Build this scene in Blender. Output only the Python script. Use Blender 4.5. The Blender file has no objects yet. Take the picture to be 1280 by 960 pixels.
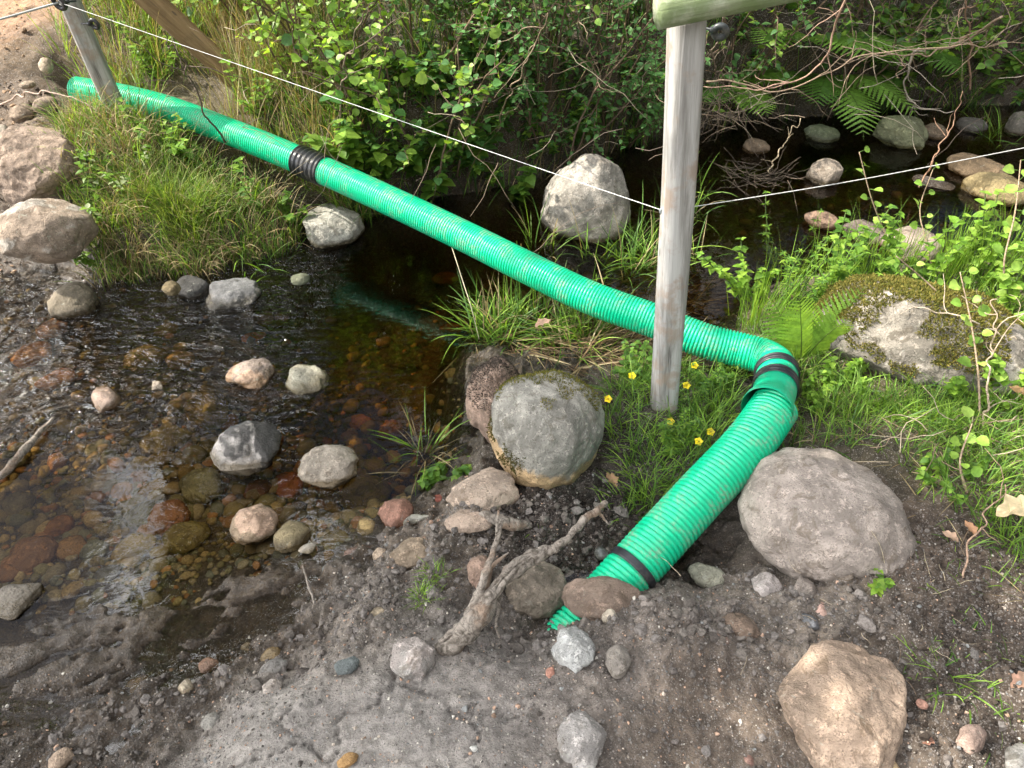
import bpy, bmesh, math, random
import numpy as np
from mathutils import Vector, Matrix
random.seed(7); RNG = np.random.default_rng(7)
SC = bpy.context.scene; COL = SC.collection
# ------------------------------------------------------------------ camera
CAM_H, PITCH, FPX = 1.6, math.radians(42), 950.0
cam = bpy.data.objects.new('camera', bpy.data.cameras.new('camera')); COL.objects.link(cam)
cam.location = (0, 0, CAM_H); cam.rotation_euler = (math.radians(90) - PITCH, 0, 0)
cam.data.sensor_width = 36; cam.data.lens = 36 * FPX / 1280; cam.data.clip_end = 500; cam.data.clip_start = .02
SC.camera = cam
# ------------------------------------------------------------------ light
SUN_EL, SUN_AZ = math.radians(45), math.radians(-80)      # azimuth measured from +Y towards +X
SDIR = Vector((math.cos(SUN_EL) * math.sin(SUN_AZ), math.cos(SUN_EL) * math.cos(SUN_AZ), math.sin(SUN_EL)))
w = bpy.data.worlds.new('World'); SC.world = w; w.use_nodes = True
nt = w.node_tree; sky = nt.nodes.new('ShaderNodeTexSky'); sky.sky_type = 'NISHITA'; sky.sun_disc = False
sky.sun_elevation = SUN_EL; sky.sun_rotation = SUN_AZ; sky.dust_density = 1.5
# broken cloud added to the sky for brighter reflections and less blue fill
_tc = nt.nodes.new('ShaderNodeTexCoord'); _n = nt.nodes.new('ShaderNodeTexNoise'); _n.inputs['Scale'].default_value = 2.6; _n.inputs['Detail'].default_value = 6; _n.inputs['Roughness'].default_value = .55
nt.links.new(_tc.outputs['Generated'], _n.inputs['Vector']); _r = nt.nodes.new('ShaderNodeMapRange'); _r.interpolation_type = 'SMOOTHSTEP'
for _i, _v in ((1, .46), (2, .62), (3, 0), (4, .85)): _r.inputs[_i].default_value = _v
nt.links.new(_n.outputs['Fac'], _r.inputs[0]); _m = nt.nodes.new('ShaderNodeMix'); _m.data_type = 'RGBA'; 
# added cloud glow towards the sun, brightening the pool ripples and left-hand fill
_d = nt.nodes.new('ShaderNodeVectorMath'); _d.operation = 'DOT_PRODUCT'; _d.inputs[1].default_value = tuple(SDIR); nt.links.new(_tc.outputs['Generated'], _d.inputs[0])
_g = nt.nodes.new('ShaderNodeMapRange'); _g.interpolation_type = 'SMOOTHSTEP'
for _i, _v in ((1, .30), (2, .88), (3, 0), (4, 1)): _g.inputs[_i].default_value = _v
nt.links.new(_d.outputs['Value'], _g.inputs[0]); _c = nt.nodes.new('ShaderNodeMix'); _c.data_type = 'RGBA'; _c.inputs[6].default_value = (9.5, 8.9, 8.0, 1); _c.inputs[7].default_value = (86, 92, 104, 1)
nt.links.new(_g.outputs[0], _c.inputs[0]); nt.links.new(_c.outputs[2], _m.inputs[7])
nt.links.new(_r.outputs[0], _m.inputs[0]); nt.links.new(sky.outputs[0], _m.inputs[6])
_w = nt.nodes.new('ShaderNodeMix'); _w.data_type = 'RGBA'; _w.blend_type = 'MULTIPLY'; _w.inputs[0].default_value = 1; _w.inputs[7].default_value = (1.06, 1, .90, 1)
nt.links.new(_m.outputs[2], _w.inputs[6]); nt.links.new(_w.outputs[2], nt.nodes['Background'].inputs[0]); nt.nodes['Background'].inputs[1].default_value = .088
sl = bpy.data.lights.new('sun', 'SUN'); sun = bpy.data.objects.new('sun', sl); COL.objects.link(sun)
sl.energy = 5; sl.angle = math.radians(.55); sl.color = (1, .93, .82)
sun.rotation_euler = SDIR.to_track_quat('Z', 'Y').to_euler(); sun.location = (0, 0, 20)
SC.view_settings.view_transform = 'Standard'; SC.view_settings.look = 'None'
SC.view_settings.exposure = 1.14; SC.view_settings.gamma = 1
# ------------------------------------------------------------------ pixel -> place
sp, cp = math.sin(PITCH), math.cos(PITCH)
def ray(u, v):
    a, b = (u - 640) / FPX, (480 - v) / FPX
    return np.array([a, cp + b * sp, -sp + b * cp])
def at_z(u, v, z):
    d = ray(u, v); t = (z - CAM_H) / d[2]; return np.array([0, 0, CAM_H]) + d * t
def at_d(u, v, dep): return np.array([0, 0, CAM_H]) + ray(u, v) * dep
# ------------------------------------------------------------------ noise
def _h(ix, iy, iz, s):
    with np.errstate(over='ignore'):
        h = (ix.astype(np.int64) * 374761393 + iy.astype(np.int64) * 668265263 + iz.astype(np.int64) * 2147483647 + s * 974634777) & 0xffffffff
        h = ((h ^ (h >> 13)) * 1274126177) & 0xffffffff
        h = ((h ^ (h >> 15)) * 2246822519) & 0xffffffff
        h = h ^ (h >> 16)
    return h / 4294967295.0
def vn3(x, y, z, s=0):
    ix, iy, iz = np.floor(x), np.floor(y), np.floor(z)
    fx, fy, fz = x - ix, y - iy, z - iz
    fx, fy, fz = [f * f * f * (f * (f * 6 - 15) + 10) for f in (fx, fy, fz)]
    r = 0
    for a in (0, 1):
        for b in (0, 1):
            for c in (0, 1):
                r = r + _h(ix + a, iy + b, iz + c, s) * (fx if a else 1 - fx) * (fy if b else 1 - fy) * (fz if c else 1 - fz)
    return r * 2 - 1
def vn2(x, y, s=0):
    ix, iy = np.floor(x), np.floor(y); fx, fy = x - ix, y - iy
    fx, fy = [f * f * f * (f * (f * 6 - 15) + 10) for f in (fx, fy)]
    z = np.zeros_like(ix); r = 0
    for a in (0, 1):
        for b in (0, 1):
            r = r + _h(ix + a, iy + b, z, s) * (fx if a else 1 - fx) * (fy if b else 1 - fy)
    return r * 2 - 1
def fbm2(x, y, s=0, o=4, g=.5):
    r = 0; a = 1
    for i in range(o):
        c, d = math.cos(i * 1.1), math.sin(i * 1.1)
        r = r + a * vn2((x * c - y * d) * 2 ** i + 17 * i, (x * d + y * c) * 2 ** i, s + i); a *= g
    return r
def fbm3(p, f, s=0, o=4, g=.5):
    r = 0; a = 1
    for i in range(o):
        k = f * 2.03 ** i
        r = r + a * vn3(p[:, 0] * k + 5.3 * i, p[:, 1] * k + 9.1, p[:, 2] * k + 3.7 * i, s + i); a *= g
    return r
def voro(x, y, s=0):
    ix, iy = np.floor(x), np.floor(y); f1 = np.full(x.shape, 9.); f2 = f1.copy(); z = np.zeros_like(ix)
    for a in (-1, 0, 1):
        for b in (-1, 0, 1):
            d = np.hypot(ix + a + _h(ix + a, iy + b, z, s) - x, iy + b + _h(ix + a, iy + b, z, s + 5) - y)
            f2 = np.where(d < f1, f1, np.minimum(f2, d)); f1 = np.minimum(f1, d)
    return f1, f2
def sstep(a, b, x):
    t = np.clip((x - a) / (b - a), 0, 1); return t * t * (3 - 2 * t)
# ------------------------------------------------------------------ terrain
SHORE = [(-900, 400), (-300, 375), (0, 347), (60, 338), (130, 348), (200, 338), (300, 326), (350, 312), (378, 290), (440, 276),
         (480, 262), (540, 247), (600, 238), (660, 220), (710, 203), (760, 186), (820, 170), (900, 156), (960, 146), (1060, 140),
         (1130, 136), (1200, 128), (1290, 130), (1500, 128), (1900, 120), (2300, 260), (1500, 330), (1290, 322), (1200, 335), (1100, 350),
         (1020, 350), (960, 362), (935, 392), (905, 420), (860, 448), (780, 440), (720, 432), (640, 420), (600, 428), (592, 460),
         (588, 540), (578, 590), (540, 622), (500, 650), (462, 682), (425, 715), (385, 752), (330, 800), (270, 830), (170, 868),
         (60, 905), (0, 925), (-300, 985), (-900, 1000)]
SHW = np.array([at_z(u, v, 0)[:2] for u, v in SHORE])
def sdf_poly(x, y, P):
    d = np.full(x.shape, 1e9); ins = np.zeros(x.shape, bool); n = len(P)
    for i in range(n):
        ax, ay = P[i]; bx, by = P[(i + 1) % n]; ex, ey = bx - ax, by - ay
        t = np.clip(((x - ax) * ex + (y - ay) * ey) / (ex * ex + ey * ey), 0, 1)
        d = np.minimum(d, (x - ax - t * ex) ** 2 + (y - ay - t * ey) ** 2)
        c = ((ay > y) != (by > y)) & (x < (bx - ax) * (y - ay) / (by - ay + 1e-12) + ax)
        ins ^= c
    d = np.sqrt(d); return np.where(ins, -d, d)
LAND = [(300, 940, .15), (600, 900, .165), (900, 900, .11), (1200, 900, .16), (100, 940, .07), (450, 790, .11), (550, 710, .10), (480, 700, .07),
        (620, 650, .09), (700, 640, .05), (705, 735, .012), (655, 775, .03), (750, 800, .125), (800, 765, .13), (860, 765, .125), (850, 700, .012), (790, 650, .015),
        (900, 680, .03), (1000, 790, .12), (1100, 770, .13), (1150, 700, .16), (1200, 600, .2), (1100, 540, .16), (950, 600, .09), (1000, 500, .1),
        (880, 500, .06), (830, 520, .09), (760, 580, .05), (770, 455, .04), (650, 425, .03), (1050, 450, .12), (1150, 380, .12), (1270, 350, .13), (1000, 385, .07),
        (0, 320, .07), (50, 250, .18), (20, 150, .27), (0, 50, .42), (100, 60, .42), (150, 180, .31), (152, 152, .315), (250, 200, .2), (300, 280, .1), (200, 290, .13), (120, 310, .09),
        (420, 230, .1), (345, 120, .33), (450, 150, .33), (550, 150, .33), (650, 120, .4), (500, 220, .14), (760, 130, .3), (900, 100, .35),
        (1050, 90, .4), (1200, 60, .45), (690, 800, .05), (738, 782, .10), (710, 800, .10), (150, 121, .27), (100, 112, .28), (206, 135, .26), (275, 160, .225), (60, 105, .34), (340, 185, .17), (680, 815, .08), (730, 770, .03), (760, 855, .14)]
LW = [tuple(at_z(u, v, z)[:2]) + (z,) for u, v, z in LAND] + [(-1.2, 4.6, .7), (.3, 4.7, .75), (2.2, 5.1, .75), (-2.5, 4.8, .62), (-8, 3, .5), (8, 1, .6), (0, -4, .4), (-5, -2, .3), (5, 8, 1.6), (-5, 9, 1.6), (0, 10, 1.8), (30, 30, 3.), (-30, 30, 3.), (0, 60, 4.), (40, -30, 1.), (-40, -30, 1.)]
LW = np.array(LW)
def _k(r2): return np.sqrt(r2 + .006)
_D = _k((LW[:, None, 0] - LW[None, :, 0]) ** 2 + (LW[:, None, 1] - LW[None, :, 1]) ** 2)
_n = len(LW); _A = np.zeros((_n + 1, _n + 1)); _A[:_n, :_n] = _D - np.eye(_n) * .004; _A[_n, :_n] = 1; _A[:_n, _n] = 1
_W = np.linalg.solve(_A, np.append(LW[:, 2], 0))
def land(x, y):
    r = np.full(x.shape, _W[_n])
    for i in range(_n): r += _W[i] * _k((x - LW[i, 0]) ** 2 + (y - LW[i, 1]) ** 2)
    return np.clip(r, -.04, 5)
def field(x, y, ctrl, soft=.02, pw=2.):
    C = [(at_z(c[0], c[1], .05), np.atleast_1d(np.array(c[2], float))) for c in ctrl]
    num = 0; den = 0
    for p, val in C:
        wgt = 1 / ((x - p[0]) ** 2 + (y - p[1]) ** 2 + soft) ** pw
        num = num + wgt[..., None] * val; den = den + wgt
    return num / den[..., None]
DEPTH = [(350, 420, .26), (150, 400, .13), (60, 480, .12), (100, 600, .11), (250, 640, .10), (460, 550, .24), (200, 700, .05), (100, 760, .022), (20, 700, .05),
         (350, 715, .05), (500, 330, .3), (500, 450, .27), (1000, 200, .2), (900, 300, .22), (1200, 280, .15), (30, 830, .015), (250, 790, .018), (430, 650, .1), (700, 300, .2)]
SLOPE = [(200, 330, .10), (0, 345, .2), (500, 255, .1), (760, 180, .12), (1100, 135, .12), (1200, 340, .2), (930, 390, .12), (800, 445, .25), (600, 430, .12),
         (590, 540, .07), (500, 650, .2), (400, 740, .25), (250, 840, .35), (0, 920, .35)]
ROUGH = [(520, 900, .12), (350, 920, .15), (640, 870, .2), (480, 950, .1), (650, 940, .25), (300, 860, .75), (450, 800, .9), (100, 900, 1.), (200, 880, 1.), (880, 880, .45), (850, 940, .45), (850, 800, 1.),
         (950, 780, 1.), (560, 700, 1.5), (700, 640, 1.6), (640, 760, 1.4), (800, 790, 1.5), (980, 750, 1.5), (1060, 800, 1.4), (700, 850, .8), (1150, 740, .8), (1200, 870, 1.1), (1200, 600, .6), (50, 200, 1.2), (1000, 500, .4), (250, 220, .4), (600, 100, .5), (100, 780, .5), (420, 730, 1.1)]
def height(x, y, fine=True):
    x = np.asarray(x, float); y = np.asarray(y, float)
    wx = .025 * fbm2(x * 5, y * 5, 3, 2, .35); wy = .025 * fbm2(x * 5, y * 5, 9, 2, .35)
    s = sdf_poly(x + wx, y + wy, SHW)
    L = land(x, y); W = field(x, y, SLOPE)[..., 0]; D = field(x, y, DEPTH)[..., 0]
    up = L * sstep(-.01, 1, s / W); dn = -D * sstep(-.0, 1, -s / (W * 1.3 + .06)) - .004 * sstep(0, .02, -s)
    h = np.where(s > 0, up, dn)
    near = 1 / (1 + (np.hypot(x, y - 1.5) / 4.5) ** 4)
    h = h + .02 * fbm2(x * 2.5, y * 2.5, 21, 3) * near * sstep(-.1, .2, s)
    far = sstep(6, 25, np.hypot(x, y)); h = h + far * .8 * fbm2(x * .12, y * .12, 4, 3)
    # churned mud standing in and out of the shallow water at the lower left
    mp = at_z(110, 790, 0); mm = np.exp(-(((x - mp[0] - .05) / .50) ** 2 + ((y - mp[1]) / .2) ** 2) ** 1.5)
    mp2 = at_z(330, 720, 0); m2 = np.exp(-(((x - mp2[0]) / .17) ** 2 + ((y - mp2[1]) / .09) ** 2) ** 1.5)
    rid = fbm2((x + y * .5) * 7.5 + 3, (y - x * .5) * 17, 33, 4, .6)
    h = h + np.maximum(mm, m2) * ((sstep(-.2, .45, rid) - .36) * .036 + .009 * fbm2(x * 22, y * 22, 8, 3) + .003 * fbm2(x * 75, y * 75, 18, 2))
    if fine:
        R = field(x, y, ROUGH)[..., 0]; nz = near * np.where(s > -.02, 1, .35)
        f1, f2 = voro(x * 26 + .5 * vn2(x * 40, y * 40, 2), y * 26 + .5 * vn2(x * 40, y * 40, 6), 12)
        g1, g2 = voro(x * 58, y * 58, 14)
        crumb = .017 * fbm2(x * 9, y * 9, 41, 3) + .007 * (1 - 2.2 * np.abs(fbm2(x * 17, y * 17, 45, 3))) + .012 * (1 - np.clip(f1 * 1.35, 0, 1)) ** .7 * np.clip(vn2(x * 9, y * 9, 77) + .5, 0, 1) + .0055 * (1 - np.clip(g1 * 1.4, 0, 1)) + .006 * fbm2(x * 60, y * 60, 51, 2)
        h = h + crumb * R * nz
        c1, c2 = voro(x * 4.2 + .16 * fbm2(x * 12, y * 12, 61, 3), y * 5.6 + .16 * fbm2(x * 12, y * 12, 67, 3), 19)
        flat = sstep(.5, .2, R) * near * sstep(0, .15, s)
        h = h - flat * .013 * sstep(.045, .0, c2 - c1) * sstep(-.7, -.3, vn2(x * 3, y * 3, 5)) + flat * (.0012 * fbm2(x * 90, y * 90, 71, 2) + .004 * vn2(x * 7, y * 7, 3))
    return h
def hh(x, y, fine=False): return float(height(np.array([x]), np.array([y]), fine)[0])
TS = np.linspace(1.0, 9, 700)
def ground(u, v, minz=-9):
    d = ray(u, v); X = d[0] * TS; Y = d[1] * TS; Z = CAM_H + d[2] * TS
    H = np.maximum(height(X, Y, False), minz); k = np.argmax(Z < H)
    if not (Z < H).any(): k = len(TS) - 1
    return np.array([X[k], Y[k], H[k]])
# ------------------------------------------------------------------ mesh helpers
def mesh_obj(name, V, F, mat, parent=None, col=None, smooth=True, loc=None):
    """V (n,3) array, F list/array of faces (array of tris or quads, or list of mixed arrays)"""
    V = np.asarray(V, float)
    if loc is not None: V = V - np.asarray(loc)
    me = bpy.data.meshes.new(name)
    Fs = F if isinstance(F, list) else [F]
    Fs = [np.asarray(f, int) for f in Fs if len(f)]
    me.vertices.add(len(V)); me.vertices.foreach_set('co', V.astype(np.float32).ravel())
    idx = np.concatenate([f.ravel() for f in Fs]); tot = np.concatenate([np.full(len(f), f.shape[1]) for f in Fs])
    me.loops.add(len(idx)); me.loops.foreach_set('vertex_index', idx.astype(np.int32))
    me.polygons.add(len(tot)); st = np.concatenate([[0], np.cumsum(tot)[:-1]])
    me.polygons.foreach_set('loop_start', st.astype(np.int32)); me.polygons.foreach_set('loop_total', tot.astype(np.int32))
    me.polygons.foreach_set('use_smooth', np.full(len(tot), smooth))
    if col is not None:
        a = me.color_attributes.new('col', 'FLOAT_COLOR', 'POINT')
        c = np.ones((len(V), 4), np.float32); c[:, :3] = col; a.data.foreach_set('color', c.ravel())
    me.update(calc_edges=True); me.validate()
    me.materials.append(mat)
    o = bpy.data.objects.new(name, me); COL.objects.link(o)
    if parent: o.parent = parent
    if loc is not None: o.location = loc
    return o
def tag(o, label=None, cat=None, group=None, kind=None):
    if label: o['label'] = label
    if cat: o['category'] = cat
    if group: o['group'] = group
    if kind: o['kind'] = kind
    return o
def empty(name, loc, label, cat, group=None, kind=None):
    o = bpy.data.objects.new(name, None); COL.objects.link(o); o.location = loc; o.empty_display_size = .05
    return tag(o, label, cat, group, kind)
def part(name, V, F, mat, root, col=None, smooth=True):
    off = np.array(root.location) + (np.array(root.parent.location) if root.parent else 0)
    o = mesh_obj(name, np.asarray(V) - off, F, mat, root, col, smooth); return o
class Buf:
    def __init__(s): s.V = []; s.F3 = []; s.F4 = []; s.C = []; s.n = 0
    def add(s, V, F3=None, F4=None, c=(1, 1, 1)):
        V = np.asarray(V, float)
        if F3 is not None and len(F3): s.F3.append(np.asarray(F3) + s.n)
        if F4 is not None and len(F4): s.F4.append(np.asarray(F4) + s.n)
        c = np.asarray(c, float); s.C.append(np.broadcast_to(c, (len(V), 3)) if c.ndim == 1 else c)
        s.V.append(V); s.n += len(V)
    def out(s):
        F = []
        if s.F3: F.append(np.concatenate(s.F3))
        if s.F4: F.append(np.concatenate(s.F4))
        return np.concatenate(s.V), F, np.concatenate(s.C)
    def obj(s, name, mat, parent=None, smooth=True, loc=None):
        V, F, C = s.out()
        if parent is not None: return part(name, V, F, mat, parent, C, smooth)
        return mesh_obj(name, V, F, mat, None, C, smooth, loc)
def frames(P):
    P = np.asarray(P, float); T = np.gradient(P, axis=0); T /= np.linalg.norm(T, axis=1)[:, None] + 1e-12
    a = np.array([0, 0, 1.]) if abs(T[0, 2]) < .9 else np.array([1., 0, 0])
    N = np.zeros_like(P); n = np.cross(T[0], a); n /= np.linalg.norm(n); N[0] = n
    for i in range(1, len(P)):
        n = N[i - 1] - T[i] * N[i - 1].dot(T[i]); N[i] = n / (np.linalg.norm(n) + 1e-12)
    return T, N, np.cross(T, N)
def tube(P, R, k=8, rough=0, seed=0, cap=True):
    P = np.asarray(P, float); n = len(P); R = np.broadcast_to(np.asarray(R, float), (n,))
    T, N, B = frames(P); a = np.linspace(0, 2 * math.pi, k, endpoint=False)
    ring = np.cos(a)[None, :, None] * N[:, None] + np.sin(a)[None, :, None] * B[:, None]
    RR = np.broadcast_to(R[:, None], (n, k)).copy()
    if rough:
        q = (P[:, None] + ring * R[:, None, None]).reshape(-1, 3)
        RR *= 1 + rough * fbm3(q, .25 / max(R.mean(), 1e-4), seed, 3).reshape(n, k)
    V = (P[:, None] + ring * RR[..., None]).reshape(-1, 3)
    i = np.arange(n - 1)[:, None] * k; j = np.arange(k)[None]; j2 = (j + 1) % k
    Q = np.stack([i + j, i + j2, i + k + j2, i + k + j], -1).reshape(-1, 4)
    T3 = []
    if cap:
        V = np.concatenate([V, P[:1], P[-1:]]); c0, c1 = n * k, n * k + 1
        for q in range(k): T3 += [(c0, (q + 1) % k, q), (c1, (n - 1) * k + q, (n - 1) * k + (q + 1) % k)]
    return V, np.array(T3).reshape(-1, 3), Q
def smooth_path(P, n):
    P = np.asarray(P, float); d = np.r_[0, np.cumsum(np.linalg.norm(np.diff(P, axis=0), axis=1))]
    t = np.linspace(0, d[-1], n); m = np.gradient(P, d, axis=0)
    i = np.clip(np.searchsorted(d, t, 'right') - 1, 0, len(P) - 2); h = d[i + 1] - d[i]; s = ((t - d[i]) / h)[:, None]; h = h[:, None]
    return (2 * s ** 3 - 3 * s ** 2 + 1) * P[i] + (s ** 3 - 2 * s ** 2 + s) * h * m[i] + (-2 * s ** 3 + 3 * s ** 2) * P[i + 1] + (s ** 3 - s ** 2) * h * m[i + 1]
def wander(p, d, L, n=10, jit=.25, g=0., rng=RNG):
    p = np.array(p, float); d = np.array(d, float); d /= np.linalg.norm(d); out = [p.copy()]
    for i in range(n - 1):
        d = d + rng.normal(0, jit, 3) / math.sqrt(n) * 1.6 + np.array([0, 0, g / n]); d /= np.linalg.norm(d)
        p = p + d * L / (n - 1); out.append(p.copy())
    return np.array(out)
# ------------------------------------------------------------------ materials
def newmat(name):
    m = bpy.data.materials.new(name); m.use_nodes = True; return m, m.node_tree, m.node_tree.nodes['Principled BSDF']
def nd(nt, t, **k):
    n = nt.nodes.new(t)
    for a, b in k.items():
        if a in n.inputs.keys() if isinstance(a, str) else False: n.inputs[a].default_value = b
        else: setattr(n, a, b)
    return n
def noise(nt, vec, scale, detail=5, rough=.6, dist=0):
    n = nt.nodes.new('ShaderNodeTexNoise'); n.inputs['Scale'].default_value = scale; n.inputs['Detail'].default_value = detail
    n.inputs['Roughness'].default_value = rough; n.inputs['Distortion'].default_value = dist
    if vec: nt.links.new(vec, n.inputs['Vector'])
    return n.outputs['Fac']
def ramp(nt, f, a, b, lo=0., hi=1.):
    n = nt.nodes.new('ShaderNodeMapRange'); n.inputs[1].default_value = a; n.inputs[2].default_value = b; n.inputs[3].default_value = lo; n.inputs[4].default_value = hi
    n.interpolation_type = 'SMOOTHSTEP'; nt.links.new(f, n.inputs[0]); return n.outputs[0]
def mixc(nt, f, a, b, mode='MIX'):
    n = nt.nodes.new('ShaderNodeMix'); n.data_type = 'RGBA'; n.blend_type = mode; n.clamp_result = False
    for s, i in ((f, 0), (a, 6), (b, 7)):
        if isinstance(s, (int, float)): n.inputs[i].default_value = s
        elif isinstance(s, tuple): n.inputs[i].default_value = tuple(s) + (1,) * (4 - len(s))
        else: nt.links.new(s, n.inputs[i])
    return n.outputs[2]
def math_(nt, op, a, b=0.):
    n = nt.nodes.new('ShaderNodeMath'); n.operation = op
    for s, i in ((a, 0), (b, 1)):
        if isinstance(s, (int, float)): n.inputs[i].default_value = s
        else: nt.links.new(s, n.inputs[i])
    return n.outputs[0]
def bump(nt, hgt, st, dist, nrm=None):
    n = nt.nodes.new('ShaderNodeBump'); n.inputs['Strength'].default_value = st; n.inputs['Distance'].default_value = dist
    nt.links.new(hgt, n.inputs['Height'])
    if nrm: nt.links.new(nrm, n.inputs['Normal'])
    return n.outputs[0]
def coord(nt, which='Object', scale=None, rot=None):
    c = nt.nodes.new('ShaderNodeTexCoord').outputs[which]
    if scale or rot:
        m = nt.nodes.new('ShaderNodeMapping'); nt.links.new(c, m.inputs[0])
        if scale: m.inputs['Scale'].default_value = scale
        if rot: m.inputs['Rotation'].default_value = rot
        c = m.outputs[0]
    return c
def zworld(nt):
    g = nt.nodes.new('ShaderNodeNewGeometry'); s = nt.nodes.new('ShaderNodeSeparateXYZ'); nt.links.new(g.outputs['Position'], s.inputs[0]); return s.outputs[2]
def rock_mat(name, patch=None, patch_thr=(.5, .6), zgrad=None, contrast=1.0, lichen=.35, cracks=.3):
    m, t, b = newmat(name); L = t.links; v = coord(t)
    oi = t.nodes.new('ShaderNodeObjectInfo')
    add = t.nodes.new('ShaderNodeVectorMath'); add.operation = 'ADD'; sc = t.nodes.new('ShaderNodeVectorMath'); sc.operation = 'SCALE'
    sc.inputs[0].default_value = (3, 7, 5); L.new(oi.outputs['Random'], sc.inputs['Scale']); L.new(v, add.inputs[0]); L.new(sc.outputs[0], add.inputs[1]); v = add.outputs[0]
    base = oi.outputs['Color']
    n1 = noise(t, v, 9, 6, .65, .4); n2 = noise(t, v, 60, 5, .7); n3 = noise(t, v, 260, 3, .6); n4 = noise(t, v, 22, 6, .7, .8)
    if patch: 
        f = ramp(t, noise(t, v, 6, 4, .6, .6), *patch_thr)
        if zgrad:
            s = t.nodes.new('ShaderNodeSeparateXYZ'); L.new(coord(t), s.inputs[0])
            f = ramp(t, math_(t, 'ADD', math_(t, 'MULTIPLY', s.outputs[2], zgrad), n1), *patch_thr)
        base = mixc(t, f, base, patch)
    c = mixc(t, ramp(t, n1, .35, .68), mixc(t, 1., base, (.52, .5, .47), 'MULTIPLY'), mixc(t, 1., base, (1.2, 1.16, 1.1), 'MULTIPLY'))
    c = mixc(t, math_(t, 'MULTIPLY', ramp(t, n2, .52, .66), .55 * contrast), c, mixc(t, 1., base, (1.7, 1.6, 1.5), 'MULTIPLY'))
    c = mixc(t, math_(t, 'MULTIPLY', math_(t, 'MULTIPLY', ramp(t, n3, .50, .64), ramp(t, n2, .35, .6)), .75 * contrast), c, mixc(t, 1., base, (.3, .29, .28), 'MULTIPLY'))
    c = mixc(t, math_(t, 'MULTIPLY', ramp(t, n4, .54, .64), .75), c, mixc(t, 1., base, (.42, .38, .32), 'MULTIPLY'))
    if lichen: c = mixc(t, math_(t, 'MULTIPLY', ramp(t, noise(t, v, 34, 4, .7, 1.2), .62, .68), lichen), c, (.42, .43, .36))
    cr = ramp(t, math_(t, 'ABSOLUTE', math_(t, 'SUBTRACT', noise(t, v, 7, 3, .5, 1.), .5)), 0, .012)
    if cracks: c = mixc(t, math_(t, 'MULTIPLY', math_(t, 'MULTIPLY', math_(t, 'SUBTRACT', 1., cr), ramp(t, n4, .5, .62)), cracks), c, mixc(t, 1., base, (.25, .23, .2), 'MULTIPLY'))
    # silt stain and wetness at the waterline
    z = zworld(t); wl = math_(t, 'ADD', z, math_(t, 'MULTIPLY', math_(t, 'SUBTRACT', n4, .5), .03))
    wet = ramp(t, wl, .028, .012)
    c = mixc(t, wet, c, mixc(t, 1., c, (.5, .45, .36), 'MULTIPLY'))
    L.new(c, b.inputs['Base Color']); L.new(ramp(t, wl, .03, .012, .86, .24), b.inputs['Roughness'])
    hsum = math_(t, 'ADD', math_(t, 'MULTIPLY', n2, .5), math_(t, 'ADD', math_(t, 'MULTIPLY', n4, 1.), math_(t, 'MULTIPLY', n3, .18)))
    hsum = math_(t, 'ADD', hsum, math_(t, 'MULTIPLY', cr, .07 * (cracks > 0)))
    L.new(bump(t, hsum, 1., .010), b.inputs['Normal']); b.inputs['Specular IOR Level'].default_value = .35
    return m
def leaf_mat(name, rough=.45, trans=.45, spec=.4):
    m, t, b = newmat(name); L = t.links; a = t.nodes.new('ShaderNodeVertexColor'); a.layer_name = 'col'
    n = noise(t, coord(t), 60, 3, .6); c = mixc(t, ramp(t, n, .3, .7), mixc(t, 1., a.outputs[0], (.75, .78, .7), 'MULTIPLY'), mixc(t, 1., a.outputs[0], (1.2, 1.15, 1.1), 'MULTIPLY'))
    L.new(c, b.inputs['Base Color']); b.inputs['Roughness'].default_value = rough; b.inputs['Specular IOR Level'].default_value = spec
    tr = t.nodes.new('ShaderNodeBsdfTranslucent'); L.new(mixc(t, 1., c, (1.35, 1.25, .5), 'MULTIPLY'), tr.inputs[0])
    mx = t.nodes.new('ShaderNodeMixShader'); mx.inputs[0].default_value = trans
    L.new(b.outputs[0], mx.inputs[1]); L.new(tr.outputs[0], mx.inputs[2]); L.new(mx.outputs[0], t.nodes['Material Output'].inputs[0]); return m
def col_mat(name, rough=.9, bs=.5, bd=.002, nscale=150, lo=.6, hi=1.3):
    m, t, b = newmat(name); L = t.links; a = t.nodes.new('ShaderNodeVertexColor'); a.layer_name = 'col'; v = coord(t)
    n = noise(t, v, nscale, 5, .7); c = mixc(t, ramp(t, n, .3, .7), mixc(t, 1., a.outputs[0], (lo,) * 3, 'MULTIPLY'), mixc(t, 1., a.outputs[0], (hi,) * 3, 'MULTIPLY'))
    L.new(c, b.inputs['Base Color']); b.inputs['Roughness'].default_value = rough; L.new(bump(t, n, bs, bd), b.inputs['Normal']); b.inputs['Specular IOR Level'].default_value = .25
    return m
M = {}
M['rock'] = rock_mat('stone')
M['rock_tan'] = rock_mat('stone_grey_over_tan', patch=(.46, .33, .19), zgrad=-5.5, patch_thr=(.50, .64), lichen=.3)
M['rock_pink'] = rock_mat('stone_pale_and_pink', patch=(.50, .36, .27), patch_thr=(.48, .56), lichen=.5)
M['rock_pale'] = rock_mat('stone_grey_with_pale_scars', patch=(.40, .37, .335), patch_thr=(.54, .60), lichen=.5, cracks=.5)
M['rock_plain'] = rock_mat('stone_plain', contrast=.95, lichen=.12, cracks=.0)
M['rock_white'] = rock_mat('stone_white_veined', patch=(.42, .40, .385), patch_thr=(.5, .56), lichen=0)
M['leaf'] = leaf_mat('leaf'); M['grass'] = leaf_mat('grass', .5, .4); M['dry'] = leaf_mat('dry_blade', .8, .2, .15)
M['twig'] = col_mat('twig_bark', .85, .6, .002, 120); M['crumb'] = col_mat('soil_crumb', .95, .8, .002, 220); M['petal'] = leaf_mat('petal', .35, .3)
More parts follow.
